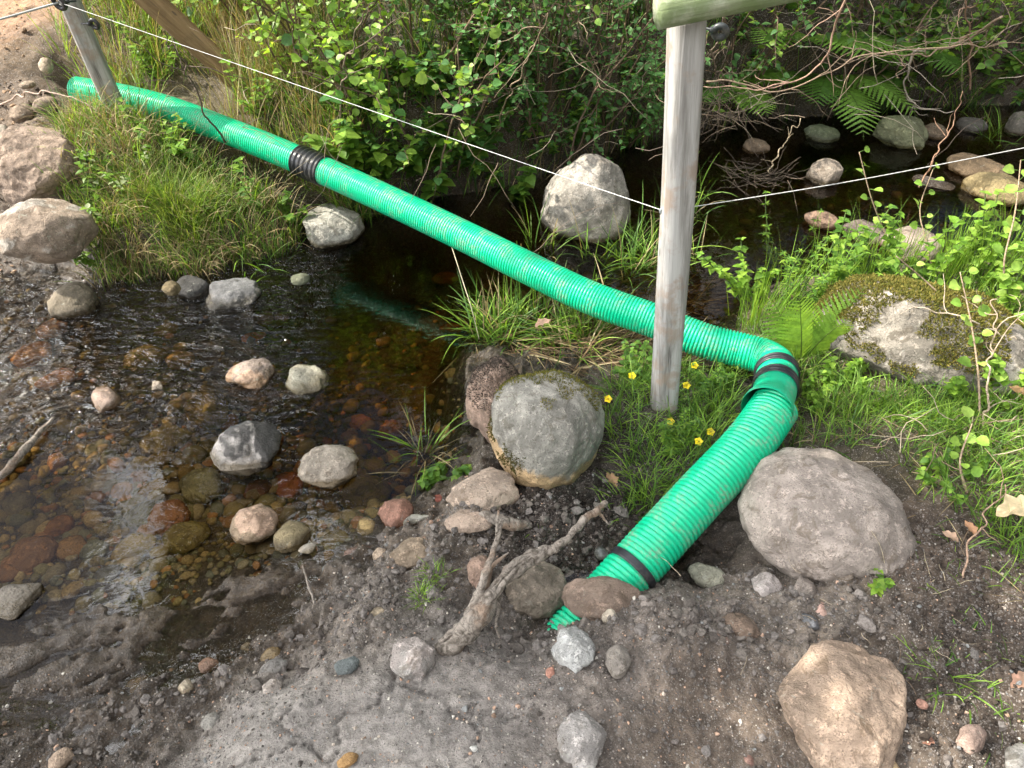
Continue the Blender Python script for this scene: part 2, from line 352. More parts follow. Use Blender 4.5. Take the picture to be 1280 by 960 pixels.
M['moss'] = leaf_mat('moss_tuft', .95, .2, .1)
def soil_mat():
    m, t, b = newmat('soil'); L = t.links; v = coord(t)
    a = t.nodes.new('ShaderNodeVertexColor'); a.layer_name = 'col'; base = a.outputs[0]
    n1 = noise(t, v, 5, 6, .65, .3); n2 = noise(t, v, 45, 6, .7, .3); n3 = noise(t, v, 240, 4, .7)
    c = mixc(t, ramp(t, n1, .35, .65), mixc(t, 1., base, (.72, .7, .68), 'MULTIPLY'), mixc(t, 1., base, (1.2, 1.17, 1.12), 'MULTIPLY'))
    c = mixc(t, ramp(t, n2, .35, .65), mixc(t, 1., c, (.62, .6, .58), 'MULTIPLY'), mixc(t, 1., c, (1.25, 1.22, 1.2), 'MULTIPLY'))
    vo = t.nodes.new('ShaderNodeTexVoronoi'); vo.inputs['Scale'].default_value = 170; L.new(v, vo.inputs['Vector'])
    sx = t.nodes.new('ShaderNodeSeparateColor'); L.new(vo.outputs['Color'], sx.inputs[0])
    grit = math_(t, 'MULTIPLY', ramp(t, sx.outputs[0], .86, .9), ramp(t, vo.outputs['Distance'], .45, .3))
    c = mixc(t, math_(t, 'MULTIPLY', grit, .75), c, mixc(t, sx.outputs[1], (.34, .27, .22), (.42, .4, .38)))
    vo2 = t.nodes.new('ShaderNodeTexVoronoi'); vo2.inputs['Scale'].default_value = 420; L.new(v, vo2.inputs['Vector'])
    s2 = t.nodes.new('ShaderNodeSeparateColor'); L.new(vo2.outputs['Color'], s2.inputs[0])
    c = mixc(t, math_(t, 'MULTIPLY', ramp(t, s2.outputs[0], .8, .85), .5), c, mixc(t, s2.outputs[1], (.08, .07, .06), (.4, .36, .32)))
    z = zworld(t); wl = math_(t, 'ADD', z, math_(t, 'MULTIPLY', math_(t, 'SUBTRACT', n1, .5), .06))
    wet = ramp(t, wl, .075, .02)
    c = mixc(t, wet, c, mixc(t, 1., c, (.55, .5, .44), 'MULTIPLY'))
    L.new(c, b.inputs['Base Color']); L.new(math_(t, 'SUBTRACT', .93, math_(t, 'MULTIPLY', wet, math_(t, 'MULTIPLY', n2, 1.25))), b.inputs['Roughness'])
    hs = math_(t, 'ADD', math_(t, 'MULTIPLY', n2, 1.), math_(t, 'ADD', math_(t, 'MULTIPLY', n3, .4), math_(t, 'MULTIPLY', grit, .25)))
    L.new(bump(t, hs, 1., .010), b.inputs['Normal']); b.inputs['Specular IOR Level'].default_value = .5
    return m
M['soil'] = soil_mat()
def plastic(name, col, rough=.3, dirt=.25):
    m, t, b = newmat(name); L = t.links; v = coord(t)
    n = noise(t, v, 14, 6, .7); n2 = noise(t, v, 130, 3, .6)
    c = mixc(t, math_(t, 'MULTIPLY', math_(t, 'MULTIPLY', ramp(t, n, .48, .62), ramp(t, n2, .4, .58)), dirt), col, (.3, .26, .2))
    c = mixc(t, math_(t, 'MULTIPLY', ramp(t, noise(t, v, 420, 2, .5), .7, .74), .6), c, (.06, .05, .04))
    L.new(c, b.inputs['Base Color']); L.new(ramp(t, n, .35, .7, rough, rough + .25), b.inputs['Roughness'])
    L.new(bump(t, n2, .25, .001), b.inputs['Normal']); return m
M['green'] = plastic('green_plastic', (.003, .48, .24), .27, .5)
M['green_smooth'] = plastic('green_plastic_smooth', (.003, .37, .19), .32, .3)
M['black'] = plastic('black_plastic', (.012, .013, .016), .28, .12)
M['tape'] = plastic('black_tape', (.012, .014, .018), .38, .1)
M['grey_pl'] = plastic('grey_plastic', (.22, .24, .24), .4, .4)
M['darkglass'] = plastic('dark_grey_plastic', (.03, .035, .035), .3, .2)
M['rope'] = plastic('electric_rope', (.55, .55, .53), .6, .2)
def wood(name, c0, c1, cst, stain, green=0, axis=2, cracks=1.):
    m, t, b = newmat(name); L = t.links; s = [30, 30, 30]; s[axis] = 2.6; v = coord(t, 'Object', tuple(s)); vo = coord(t)
    n = noise(t, v, 1., 6, .7, .7); s2 = [150, 150, 150]; s2[axis] = 5; n2 = noise(t, coord(t, 'Object', tuple(s2)), 1., 4, .6, .1); nb = noise(t, vo, 9, 5, .65)
    c = mixc(t, ramp(t, n, .32, .66), c0, c1)
    c = mixc(t, math_(t, 'MULTIPLY', ramp(t, n2, .38, .28), .75 * cracks), c, (.05, .045, .04))
    c = mixc(t, math_(t, 'MULTIPLY', ramp(t, nb, .5, .62), stain), c, cst)
    if green: c = mixc(t, math_(t, 'MULTIPLY', ramp(t, noise(t, vo, 16, 5, .7), .4, .62), green), c, (.12, .17, .06))
    sk = [30, 30, 30]; sk[axis] = 9; vv = t.nodes.new('ShaderNodeTexVoronoi'); vv.inputs['Scale'].default_value = 1.; L.new(coord(t, 'Object', tuple(sk)), vv.inputs['Vector'])
    kn = ramp(t, vv.outputs['Distance'], .14, .09); sc = t.nodes.new('ShaderNodeSeparateColor'); L.new(vv.outputs['Color'], sc.inputs[0])
    c = mixc(t, math_(t, 'MULTIPLY', math_(t, 'MULTIPLY', kn, ramp(t, sc.outputs[0], .6, .7)), .7), c, (.05, .04, .035))
    L.new(c, b.inputs['Base Color']); b.inputs['Roughness'].default_value = .85; b.inputs['Specular IOR Level'].default_value = .2
    L.new(bump(t, math_(t, 'ADD', n, math_(t, 'MULTIPLY', n2, .8)), .7, .004), b.inputs['Normal']); return m
M['post'] = wood('weathered_wood', (.17, .16, .145), (.39, .38, .36), (.26, .19, .14), .65)
M['rail'] = wood('mossy_rail_wood', (.20, .22, .14), (.36, .38, .28), (.16, .2, .09), .6, .6, 0, .5)
M['board'] = wood('brown_wood', (.16, .10, .05), (.30, .20, .11), (.1, .07, .04), .3)
def drift_mat():
    m, t, b = newmat('driftwood_bark'); L = t.links; v = coord(t); n = noise(t, v, 38, 6, .7, 2.2); n2 = noise(t, v, 150, 4, .7, 1.); n3 = noise(t, v, 12, 4, .6)
    c = mixc(t, ramp(t, n, .35, .62), (.10, .08, .06), (.36, .31, .26)); c = mixc(t, math_(t, 'MULTIPLY', ramp(t, n3, .5, .62), .6), c, (.30, .19, .12)); c = mixc(t, math_(t, 'MULTIPLY', ramp(t, n2, .56, .66), .6), c, (.05, .04, .03))
    L.new(c, b.inputs['Base Color']); b.inputs['Roughness'].default_value = .88; L.new(bump(t, math_(t, 'ADD', n, math_(t, 'MULTIPLY', n2, .4)), 1., .008), b.inputs['Normal']); return m
M['drift'] = drift_mat()
def water_mat():
    m, t, b = newmat('stream_water'); L = t.links; t.nodes.remove(b); out = t.nodes['Material Output']
    v = coord(t); s = t.nodes.new('ShaderNodeSeparateXYZ'); L.new(v, s.inputs[0])
    ms = coord(t, 'Object', (1, 2.0, 1), (0, 0, math.radians(-28)))
    a = noise(t, ms, 9, 2, .5, 1.6); c = noise(t, ms, 26, 2, .55, .6); big = noise(t, v, 2.2, 3, .5)
    flow = math_(t, 'ADD', math_(t, 'MULTIPLY', ramp(t, s.outputs[0], -.55, -1.05), ramp(t, s.outputs[1], 1.4, 1.85)), .014)                     # livelier water where the stream runs over the shallows
    amp = math_(t, 'MULTIPLY', flow, ramp(t, big, .3, .6, .5, 1.))
    h = math_(t, 'MULTIPLY', math_(t, 'ADD', a, math_(t, 'MULTIPLY', c, .22)), amp)
    nb = bump(t, h, 1., .085)
    fr = t.nodes.new('ShaderNodeFresnel'); fr.inputs[0].default_value = 1.42; L.new(nb, fr.inputs[1])
    tr = t.nodes.new('ShaderNodeBsdfTransparent'); tr.inputs[0].default_value = (.98, .97, .94, 1)
    gl = t.nodes.new('ShaderNodeBsdfGlossy'); gl.inputs['Roughness'].default_value = .03; L.new(nb, gl.inputs['Normal'])
    mx = t.nodes.new('ShaderNodeMixShader'); L.new(fr.outputs[0], mx.inputs[0]); L.new(tr.outputs[0], mx.inputs[1]); L.new(gl.outputs[0], mx.inputs[2])
    L.new(mx.outputs[0], out.inputs['Surface'])
    va = t.nodes.new('ShaderNodeVolumeAbsorption'); va.inputs[0].default_value = (.72, .62, .36, 1); va.inputs[1].default_value = 7.5
    L.new(va.outputs[0], out.inputs['Volume']); return m
M['water'] = water_mat()
# ------------------------------------------------------------------ ground sheet
def axis(lo, hi, step, far, grow=1.09):
    a = list(np.arange(lo, hi + 1e-6, step)); s = step; p = hi
    while p < far: s = min(s * grow, 8); p += s; a.append(p)
    s = step; p = lo
    while p > -far: s = min(s * grow, 8); p -= s; a.insert(0, p)
    return np.array(a)
GX = axis(-1.75, 1.95, .0065, 70, 1.05); GY = axis(.5, 2.7, .006, 70, 1.022 )
X, Y = np.meshgrid(GX, GY); X = X.ravel(); Y = Y.ravel(); Z = height(X, Y)
nx, ny = len(GX), len(GY)
i = np.arange(ny - 1)[:, None] * nx; j = np.arange(nx - 1)[None]
Q = np.stack([i + j, i + j + 1, i + nx + j + 1, i + nx + j], -1).reshape(-1, 4)
SOIL = [(520, 900, (.30, .285, .27)), (350, 920, (.29, .275, .26)), (600, 860, (.28, .26, .245)), (150, 920, (.115, .098, .082)), (450, 800, (.16, .14, .12)), (560, 700, (.15, .125, .10)),
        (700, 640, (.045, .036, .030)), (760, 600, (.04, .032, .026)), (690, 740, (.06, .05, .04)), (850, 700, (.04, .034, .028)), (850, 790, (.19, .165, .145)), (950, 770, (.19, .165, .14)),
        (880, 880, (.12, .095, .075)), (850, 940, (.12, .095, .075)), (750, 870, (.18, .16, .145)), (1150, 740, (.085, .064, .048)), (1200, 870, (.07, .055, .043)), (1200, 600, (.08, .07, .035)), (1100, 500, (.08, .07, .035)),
        (900, 520, (.05, .045, .025)), (0, 60, (.52, .32, .185)), (40, 130, (.33, .21, .13)), (20, 300, (.10, .08, .062)), (110, 170, (.12, .09, .06)), (60, 200, (.13, .1, .075)), (150, 200, (.10, .085, .04)), (300, 260, (.06, .05, .025)), (500, 180, (.06, .048, .03)),
        (900, 90, (.05, .04, .025)), (700, 40, (.06, .05, .03)), (300, 100, (.14, .10, .06)), (150, 400, (.08, .065, .04)), (60, 480, (.09, .07, .04)), (100, 600, (.14, .11, .055)), (350, 420, (.08, .065, .035)), (300, 640, (.15, .115, .055)), (200, 700, (.15, .12, .07)),
        (100, 780, (.13, .11, .09)), (300, 740, (.13, .105, .08)), (1000, 220, (.07, .055, .035)), (500, 540, (.06, .05, .025)), (400, 500, (.08, .06, .03)), (1250, 250, (.1, .08, .05)), (750, 420, (.06, .05, .03))]
CG = field(X, Y, SOIL, .01, 2.2)
ground_o = mesh_obj('ground', np.stack([X, Y, Z], 1), Q, M['soil'], None, CG); tag(ground_o, 'muddy stream bank and stream bed of trampled grey brown soil', 'ground', None, 'structure')
# water: a closed slab whose top is the stream's surface
def slab(x0, x1, y0, y1, z0, z1):
    V = np.array([(x, y, z) for z in (z0, z1) for y in (y0, y1) for x in (x0, x1)], float)
    return V, np.array([(0, 2, 3, 1), (4, 5, 7, 6), (0, 1, 5, 4), (2, 6, 7, 3), (0, 4, 6, 2), (1, 3, 7, 5)])
xs = SHW[:, 0]; V, F = slab(xs.min() - .1, xs.max() + .1, .3, SHW[:, 1].max() + .15, -.7, 0)
tag(mesh_obj('water', V, F, M['water'], None, None, False), 'clear shallow brown stream water rippling over stones', 'water', None, 'structure')
# ------------------------------------------------------------------ stones
def ico(n):
    bm = bmesh.new(); bmesh.ops.create_icosphere(bm, subdivisions=n, radius=1)
    V = np.array([v.co[:] for v in bm.verts]); F = np.array([[v.index for v in f.verts] for f in bm.faces]); bm.free(); return V, F
ICO = {n: ico(n) for n in (1, 2, 3, 4, 5, 6)}
def rock_shape(n, seed, ang=.3, lump=.16, dents=0):
    r = np.random.default_rng(seed); V, F = ICO[n]; V = V.copy()
    V *= (1 + lump * fbm3(V, .95, seed, 3, .5))[:, None]
    k = int(4 + ang * 16)
    for i in range(k):
        d = r.normal(0, 1, 3); d /= np.linalg.norm(d); off = r.uniform(.97 - .42 * ang - .05, .98 - .12 * ang)
        e = V @ d - off; V -= np.clip(e, 0, None)[:, None] * d * (.55 + .42 * ang)
    V *= (1 + (.02 + .03 * ang) * fbm3(V, 3.2, seed + 5, 4, .55))[:, None]
    rg = 1 - np.abs(fbm3(V, 2.0, seed + 9, 3, .5)); V *= (1 - .05 * ang * np.clip(rg - .82, 0, 1) * 5)[:, None]
    for i in range(dents):
        d = r.normal(0, 1, 3); d[2] = abs(d[2]); d /= np.linalg.norm(d); a = np.linalg.norm(V / np.linalg.norm(V, axis=1)[:, None] - d, axis=1)
        V *= (1 - .06 * np.exp(-(a / .16) ** 2))[:, None]
    return V / np.abs(V).max(0), F
def rotz(a): c, s = math.cos(a), math.sin(a); return np.array([[c, -s, 0], [s, c, 0], [0, 0, 1]])
NROCK = [0]
def rock(label, u, v, wpx, hpx, col, k=.75, roll=0., ang=.3, e=.3, zc=None, mat='rock', group=None, name='stone', cat='stone', n=None, lump=.16, seed=None, yaw=0., tilt=0., dents=0, depth=None, taper=0., maxtop=None):
    """a stone whose middle shows at (u, v) in the photo, standing on the bed or bank; k = height / depth"""
    NROCK[0] += 1; seed = seed or NROCK[0] * 13 + 5
    g = ground(u, v); zz = zc if zc is not None else g[2] + .02
    for _ in range(5):
        P = at_z(u, v, zz); dep = np.dot(P - np.array([0, 0, CAM_H]), np.array([0, cp, -sp]))
        a = wpx / 2 * dep / FPX; th = math.asin(min(.99, (CAM_H - zz) / np.linalg.norm(P - np.array([0, 0, CAM_H]))))
        bq = hpx / 2 * dep / FPX / math.sqrt(math.sin(th) ** 2 + (k * math.cos(th)) ** 2)
        if depth: bq *= depth
        c = bq * k
        if zc is None: zz = hh(P[0], P[1]) + e * c
    if maxtop is not None and zz + c > maxtop: zz = maxtop - c; P = at_z(u, v, zz)
    big = max(wpx, hpx)
    n = n or (6 if big > 120 else 5 if big > 50 else 4)
    V, F = rock_shape(n, seed, ang, lump, dents)
    if yaw: V = V @ rotz(yaw).T; V = V / np.abs(V).max(0)
    if taper: V[:, :2] *= (1 - taper * V[:, 2:3]); V = V / np.abs(V).max(0)
    V = V * np.array([a, bq, c])
    if tilt: ct, st = math.cos(tilt), math.sin(tilt); V = V @ np.array([[ct, 0, st], [0, 1, 0], [-st, 0, ct]]).T
    if roll: V = V @ rotz(roll).T
    V = V @ rotz(-math.atan2(P[0], P[1])).T
    nv = V / np.linalg.norm(V, axis=1)[:, None]
    V = V + nv * (.0022 * fbm3(V, 45, seed, 3, .6))[:, None] * min(1, big / 60)
    o = mesh_obj(name, V, F, M[mat]); o.location = P; o.color = tuple(col) + (1,)
    tag(o, label, cat, group); return o
GY1 = (.34, .325, .30); TAN = (.40, .31, .23); PK = (.36, .27, .225); DK = (.10, .098, .095); WH = (.5, .47, .45); BR = (.24, .16, .09); OL = (.22, .20, .09); RD = (.34, .14, .06); OR = (.42, .20, .06)
# --- the large stones
rock('large smooth rounded pinkish grey boulder beside the lower length of green pipe', 1026, 645, 224, 172, (.36, .315, .285), .72, ang=.12, e=.25, lump=.10, name='boulder', cat='boulder', seed=311, dents=5, mat='rock_plain')
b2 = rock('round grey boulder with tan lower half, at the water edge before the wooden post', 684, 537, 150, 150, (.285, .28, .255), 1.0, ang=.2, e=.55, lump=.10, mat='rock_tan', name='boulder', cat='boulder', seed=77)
b2b = rock('pinkish brown upright stone wedged behind the left side of the round grey boulder', 622, 500, 80, 125, (.34, .25, .2), 1.1, ang=.5, e=.4, name='boulder', cat='boulder', seed=88)
rock('tall pale egg shaped boulder standing in the stream above the green pipe', 735, 247, 118, 108, (.28, .265, .24), 1.25, ang=.28, zc=.12, taper=.32, mat='rock_pale', name='boulder', cat='boulder', seed=1204)
b4 = rock('broad flat boulder capped with olive moss on the right bank', 1146, 424, 276, 150, (.20, .185, .16), .75, ang=.4, e=.35, mat='rock_pale', name='boulder', cat='boulder', seed=45)
rock('angular tan and pink boulder cut off by the bottom edge near the right', 1049, 892, 172, 186, (.40, .305, .235), .6, ang=.75, e=.2, name='boulder', cat='boulder', seed=530, roll=.5, lump=.12)
rock('dome shaped brown grey boulder behind the forked driftwood', 666, 735, 92, 76, (.25, .215, .175), .8, ang=.15, e=.3, name='boulder', cat='boulder', seed=61, mat='rock_plain')
b7 = rock('flat brownish stone laid over the lower end of the green pipe', 760, 752, 116, 60, (.27, .205, .165), .6, ang=.35, zc=.09, name='boulder', cat='boulder', seed=72, mat='rock_plain')
rock('tan angular stone at the foot of the round grey boulder', 604, 616, 92, 62, (.40, .325, .265), .6, ang=.6, e=.3, seed=19, roll=.3)
rock('half buried tan stone just below the tan angular stone', 590, 650, 70, 36, (.33, .26, .21), .5, ang=.4, e=.1, seed=20)
rock('small pinkish brown stone tucked left of the dome shaped boulder', 601, 716, 34, 44, (.27, .19, .15), .9, e=.3, seed=22)
rock('whitish grey stone touching the thick lower end of the driftwood', 519, 825, 60, 58, (.50, .45, .43), .75, ang=.6, e=.35, seed=23, mat='rock_white')
rock('pale blue grey speckled stone below the buried pipe end', 717, 812, 56, 60, (.44, .45, .45), .8, ang=.6, e=.35, seed=24)
rock('large pale grey stone at the bottom edge below the speckled one', 729, 926, 72, 78, (.44, .42, .41), .55, ang=.65, e=.2, seed=25)
rock('dull brown grey stone half sunk in mud beside the speckled one', 773, 827, 32, 40, (.22, .2, .18), .7, e=.2, seed=26, mat='rock_plain')
rock('small dark blue grey pebble lying on the flat mud left of the whitish stone', 435, 832, 32, 23, (.17, .195, .2), .7, e=.5, seed=27, mat='rock_plain')
rock('grey stone with dark moss spots at the edge of the left grassy bank', 413, 284, 84, 58, (.34, .34, .31), .75, ang=.55, zc=.03, seed=28)
rock('large angular pinkish stone leaning on the left bank', 48, 208, 128, 112, (.35, .275, .225), .85, ang=.7, e=.2, name='boulder', cat='boulder', seed=29, roll=-.4)
rock('rounded tan grey boulder under the angular one at the left edge', 56, 290, 118, 84, (.29, .235, .19), .8, ang=.4, e=.12, name='boulder', cat='boulder', seed=30, mat='rock_pale')
rock('pale flat stone on top of the left bank boulders', 20, 178, 44, 28, (.5, .46, .41), .6, ang=.4, e=.5, seed=31)
rock('small brown grey stone on the bare soil by the far pipe end', 29, 143, 32, 22, (.28, .22, .17), .8, e=.4, seed=32)
rock('dark brown stone between the left soil slope and the far pipe', 57, 132, 30, 20, (.25, .2, .16), .8, e=.4, seed=33)
rock('light tan stone in the sunlit grass above the far pipe end', 58, 82, 18, 20, (.5, .42, .33), .8, e=.4, seed=34)
rock('small stone at the extreme left of the bare soil slope', 4, 168, 22, 24, (.4, .36, .31), .7, e=.4, seed=35)
rock('flat sunlit pebble in the middle of the left soil slope', 34, 106, 20, 10, (.34, .28, .22), .7, e=.4, seed=36)
# --- stones breaking the surface of the pool
for a in [
 ('rounded dark brown stone standing in the bright ripples at the left', 93, 379, 60, 50, (.19, .165, .125), .8, dict(ang=.15, zc=.015)),
 ('narrow dark pointed stone left of the grey wet one near the grassy bank', 243, 363, 44, 40, (.06, .06, .06), .7, dict(ang=.6, zc=.0, roll=.5)),
 ('wet blue grey stone in the pool under the grassy bank', 291, 372, 72, 46, (.15, .155, .165), .6, dict(ang=.75, zc=-.01)),
 ('white topped brown stone in mid pool left of the flat topped one', 317, 468, 68, 48, (.26, .215, .19), .6, dict(ang=.5, zc=-.005, mat='rock_pink')),
 ('square flat topped pale stone in the dark part of the pool', 383, 478, 58, 52, (.34, .33, .27), .6, dict(ang=.55, zc=-.014, mat='rock_plain')),
 ('large craggy slate grey stone in the middle of the pool', 308, 564, 96, 76, (.10, .097, .095), .65, dict(ang=.8, zc=.0, roll=.55, mat='rock_white')),
 ('whitish rounded stone right of the craggy slate one', 410, 582, 76, 58, (.37, .33, .28), .7, dict(ang=.5, zc=.008)),
 ('small pinkish stone alone in the rippled left part of the pool', 133, 500, 32, 42, (.32, .245, .205), .6, dict(ang=.4, zc=0.)),
 ('brown and white streaked stone near the muddy shore', 318, 656, 60, 50, (.28, .215, .15), .8, dict(ang=.45, zc=.012, mat='rock_pink')),
 ('tan stone with a pale ridge right of the streaked one', 364, 672, 50, 42, (.24, .20, .12), .7, dict(ang=.35, zc=.005)),
 ('small white pebble on the mud edge beside the tan ridged stone', 385, 685, 24, 13, (.62, .59, .54), .6, dict(ang=.2, zc=.012, mat='rock_plain')),
 ('flat grey stone at the left end of the churned mud', 18, 750, 66, 44, (.21, .19, .165), .45, dict(ang=.5, zc=.0)),
 ('small flake of pale grey stone poking from the pool centre', 196, 482, 16, 14, (.42, .40, .4), .6, dict(ang=.7, zc=0.)),
 ('mossy rounded stone in the dark water below the ferns', 1127, 168, 66, 44, (.17, .185, .11), .85, dict(ang=.3, zc=.04)),
 ('grey brown pointed stone in the dark water right of the post', 1031, 216, 42, 34, (.25, .215, .18), .9, dict(ang=.5, zc=.03)),
 ('flat brown stone upstream at the right beyond the rope', 1222, 210, 74, 34, (.27, .195, .12), .6, dict(ang=.3, zc=.02)),
 ('broad olive tan stone at the right edge of the stream', 1250, 238, 88, 44, (.26, .21, .11), .65, dict(ang=.2, zc=.02)),
 ('dark mossy stone barely above the water under the ferns', 1026, 168, 46, 24, (.11, .13, .08), .6, dict(ang=.2, zc=.01)),
 ('small brown stone seen above the tall green stems', 1026, 275, 46, 26, (.28, .19, .14), .8, dict(ang=.3, zc=.02)),
 ('grey tan stone behind the round leaved sapling', 1140, 308, 74, 46, (.27, .225, .19), .7, dict(ang=.3, zc=.02)),
 ('flat dark slab between the small brown and grey tan stones', 1080, 290, 64, 26, (.16, .13, .115), .4, dict(ang=.6, zc=.015)),
 ('dark stone at the right edge under overhanging blades', 1272, 157, 34, 34, (.15, .14, .12), .9, dict(ang=.3, zc=.03)),
 ('dim reddish stone in shadow just right of the post', 945, 184, 34, 22, (.16, .12, .085), .8, dict(ang=.3, zc=.02)),
 ('flat wet slab in the stream left of the brown flat stone', 1165, 228, 54, 14, (.12, .1, .09), .4, dict(ang=.5, zc=.005)),
 ('brown stone half hidden at the right behind the mossy one', 1168, 166, 40, 24, (.13, .1, .07), .7, dict(ang=.3, zc=.01)),
 ('grey stone in shadow near the right rear bank', 1215, 158, 40, 24, (.1, .095, .085), .7, dict(ang=.3, zc=.01)),
 ]: rock(a[0], *a[1:7], **a[7]) if False else rock(a[0], a[1], a[2], a[3], a[4], a[5], a[6], **a[7])
# --- stones lying under the water
for lb, u, v, w_, h_, c in [
 ('olive oval stone sunk above the craggy slate one', 258, 507, 56, 60, (.27, .22, .08)), ('orange brown sunken stone left of the craggy slate one', 281, 525, 36, 22, (.36, .17, .06)),
 ('dark olive round sunken stone touching the craggy slate one', 265, 556, 38, 30, (.19, .17, .08)), ('angular mottled green sunken stone below the craggy slate one', 250, 606, 58, 54, (.30, .29, .17)),
 ('red brown triangular sunken stone left of the whitish one', 362, 605, 42, 40, (.42, .15, .07)), ('dark red sunken stone above the streaked one', 322, 608, 40, 26, (.26, .11, .06)),
 ('large rust red sunken stone left of the streaked one', 212, 645, 58, 50, (.36, .17, .08)), ('orange flat sunken stone in the open dark pool', 315, 419, 38, 14, (.5, .17, .05)),
 ('olive flat sunken stone below the bright ripples', 182, 446, 60, 38, (.29, .23, .11)), ('tan oval sunken stone left of the white topped one', 226, 447, 38, 26, (.34, .25, .12)),
 ('yellow olive slab sunk near the churned mud', 165, 683, 62, 34, (.38, .29, .1)), ('blue grey flat sunken stone left of the yellow slab', 118, 686, 36, 30, (.25, .28, .23)),
 ('brown sunken stone left of the blue grey flat one', 88, 683, 40, 34, (.33, .2, .08)), ('large rusty sunken stone near the left edge', 40, 692, 66, 48, (.36, .19, .09)),
 ('round olive sunken boulder beside the muddy shore', 455, 616, 74, 58, (.22, .19, .08)), ('bright orange sunken stone by the reeds in the pool', 449, 524, 34, 24, (.5, .24, .08)),
 ('brown sunken stone right of the bright orange one', 489, 534, 36, 24, (.36, .2, .09)), ('small tan sunken stone under the bright orange one', 436, 543, 26, 18, (.38, .25, .13)),
 ('dull olive sunken stone below the round olive one', 420, 674, 40, 34, (.24, .2, .1)), ('long grey green sunken stone near the yellow slab', 180, 640, 50, 36, (.21, .21, .13)),
 ('green yellow flat sunken stone right of the yellow slab', 232, 668, 62, 44, (.34, .29, .12)), ('dark sunken slab with pale edge above the churned mud', 132, 716, 44, 24, (.2, .2, .18)),
 ('faint pink sunken stone among the bright ripples', 66, 408, 40, 26, (.42, .24, .15)), ('orange sunken stone low in the bright ripples', 70, 472, 50, 26, (.46, .22, .1)),
 ('salmon sunken stone high in the bright ripples', 40, 440, 52, 34, (.42, .23, .12)), ('grey olive sunken stone at the left below the stick', 22, 628, 44, 34, (.27, .24, .14)),
 ('dim brown sunken stone in the deep pool under the pipe', 556, 345, 36, 20, (.36, .17, .08)), ('dim rusty sunken stone near the pipe reflection', 566, 408, 38, 16, (.4, .17, .07)),
 ('tiny orange sunken pebble above the yellow slab', 153, 610, 30, 22, (.42, .24, .08)), ('ochre sunken stone left of the mottled green one', 190, 607, 42, 20, (.38, .26, .09)),
 ('small ochre sunken stone right of the tiny orange pebble', 158, 625, 26, 18, (.5, .28, .08)), ('pale sunken stone just below the craggy slate one', 318, 614, 24, 18, (.3, .23, .13)),
 ('brown sunken stone under the whitish one', 405, 615, 26, 16, (.2, .16, .1)), ('yellow sunken pebble above the round olive one', 414, 636, 24, 24, (.42, .32, .12)),
 ('pale green sunken stone at the pool edge near the grass bank', 375, 346, 26, 18, (.10, .11, .075)), ('brown sunken stone in shade above the orange flat one', 345, 398, 36, 20, (.2, .14, .07)),
 ('broad olive sunken slab in the middle of the pool', 205, 548, 70, 40, (.24, .2, .09)), ('long brown sunken stone left of the mottled green one', 196, 575, 52, 24, (.25, .19, .08)),
 ('dark red sunken stone at the extreme left', 12, 712, 36, 30, (.3, .15, .06)), ('ochre sunken stone between the craggy and streaked ones', 232, 587, 26, 24, (.33, .25, .1)),
 ('brown sunken stone left of the tan ridged one', 345, 640, 30, 18, (.24, .17, .09)), ('tan sunken stone at the upper left shore', 214, 358, 24, 22, (.10, .08, .045)),
 ('olive sunken stone between the two upper dark stones', 208, 410, 34, 18, (.3, .23, .1)), ('dim round sunken stone below the pointed dark one', 330, 395, 28, 24, (.18, .14, .08)),
 ('rusty sunken stone in the shallows at the left', 75, 655, 44, 26, (.4, .2, .08)), ('grey sunken stone in the shallows above the yellow slab', 150, 655, 34, 22, (.24, .24, .2)),
 ('small dark sunken stone right of the dark red one', 372, 632, 26, 20, (.17, .14, .1)), ('ochre sunken slab left of the dark sunken slab', 90, 735, 34, 20, (.3, .22, .1))]:
    rock(lb, u, v + 3, w_ * .95, h_ * .95, tuple(q * 1.5 for q in c), .6, ang=.35, e=.5, maxtop=-.005, lump=.12, mat='rock_plain' if NROCK[0] % 3 else 'rock')
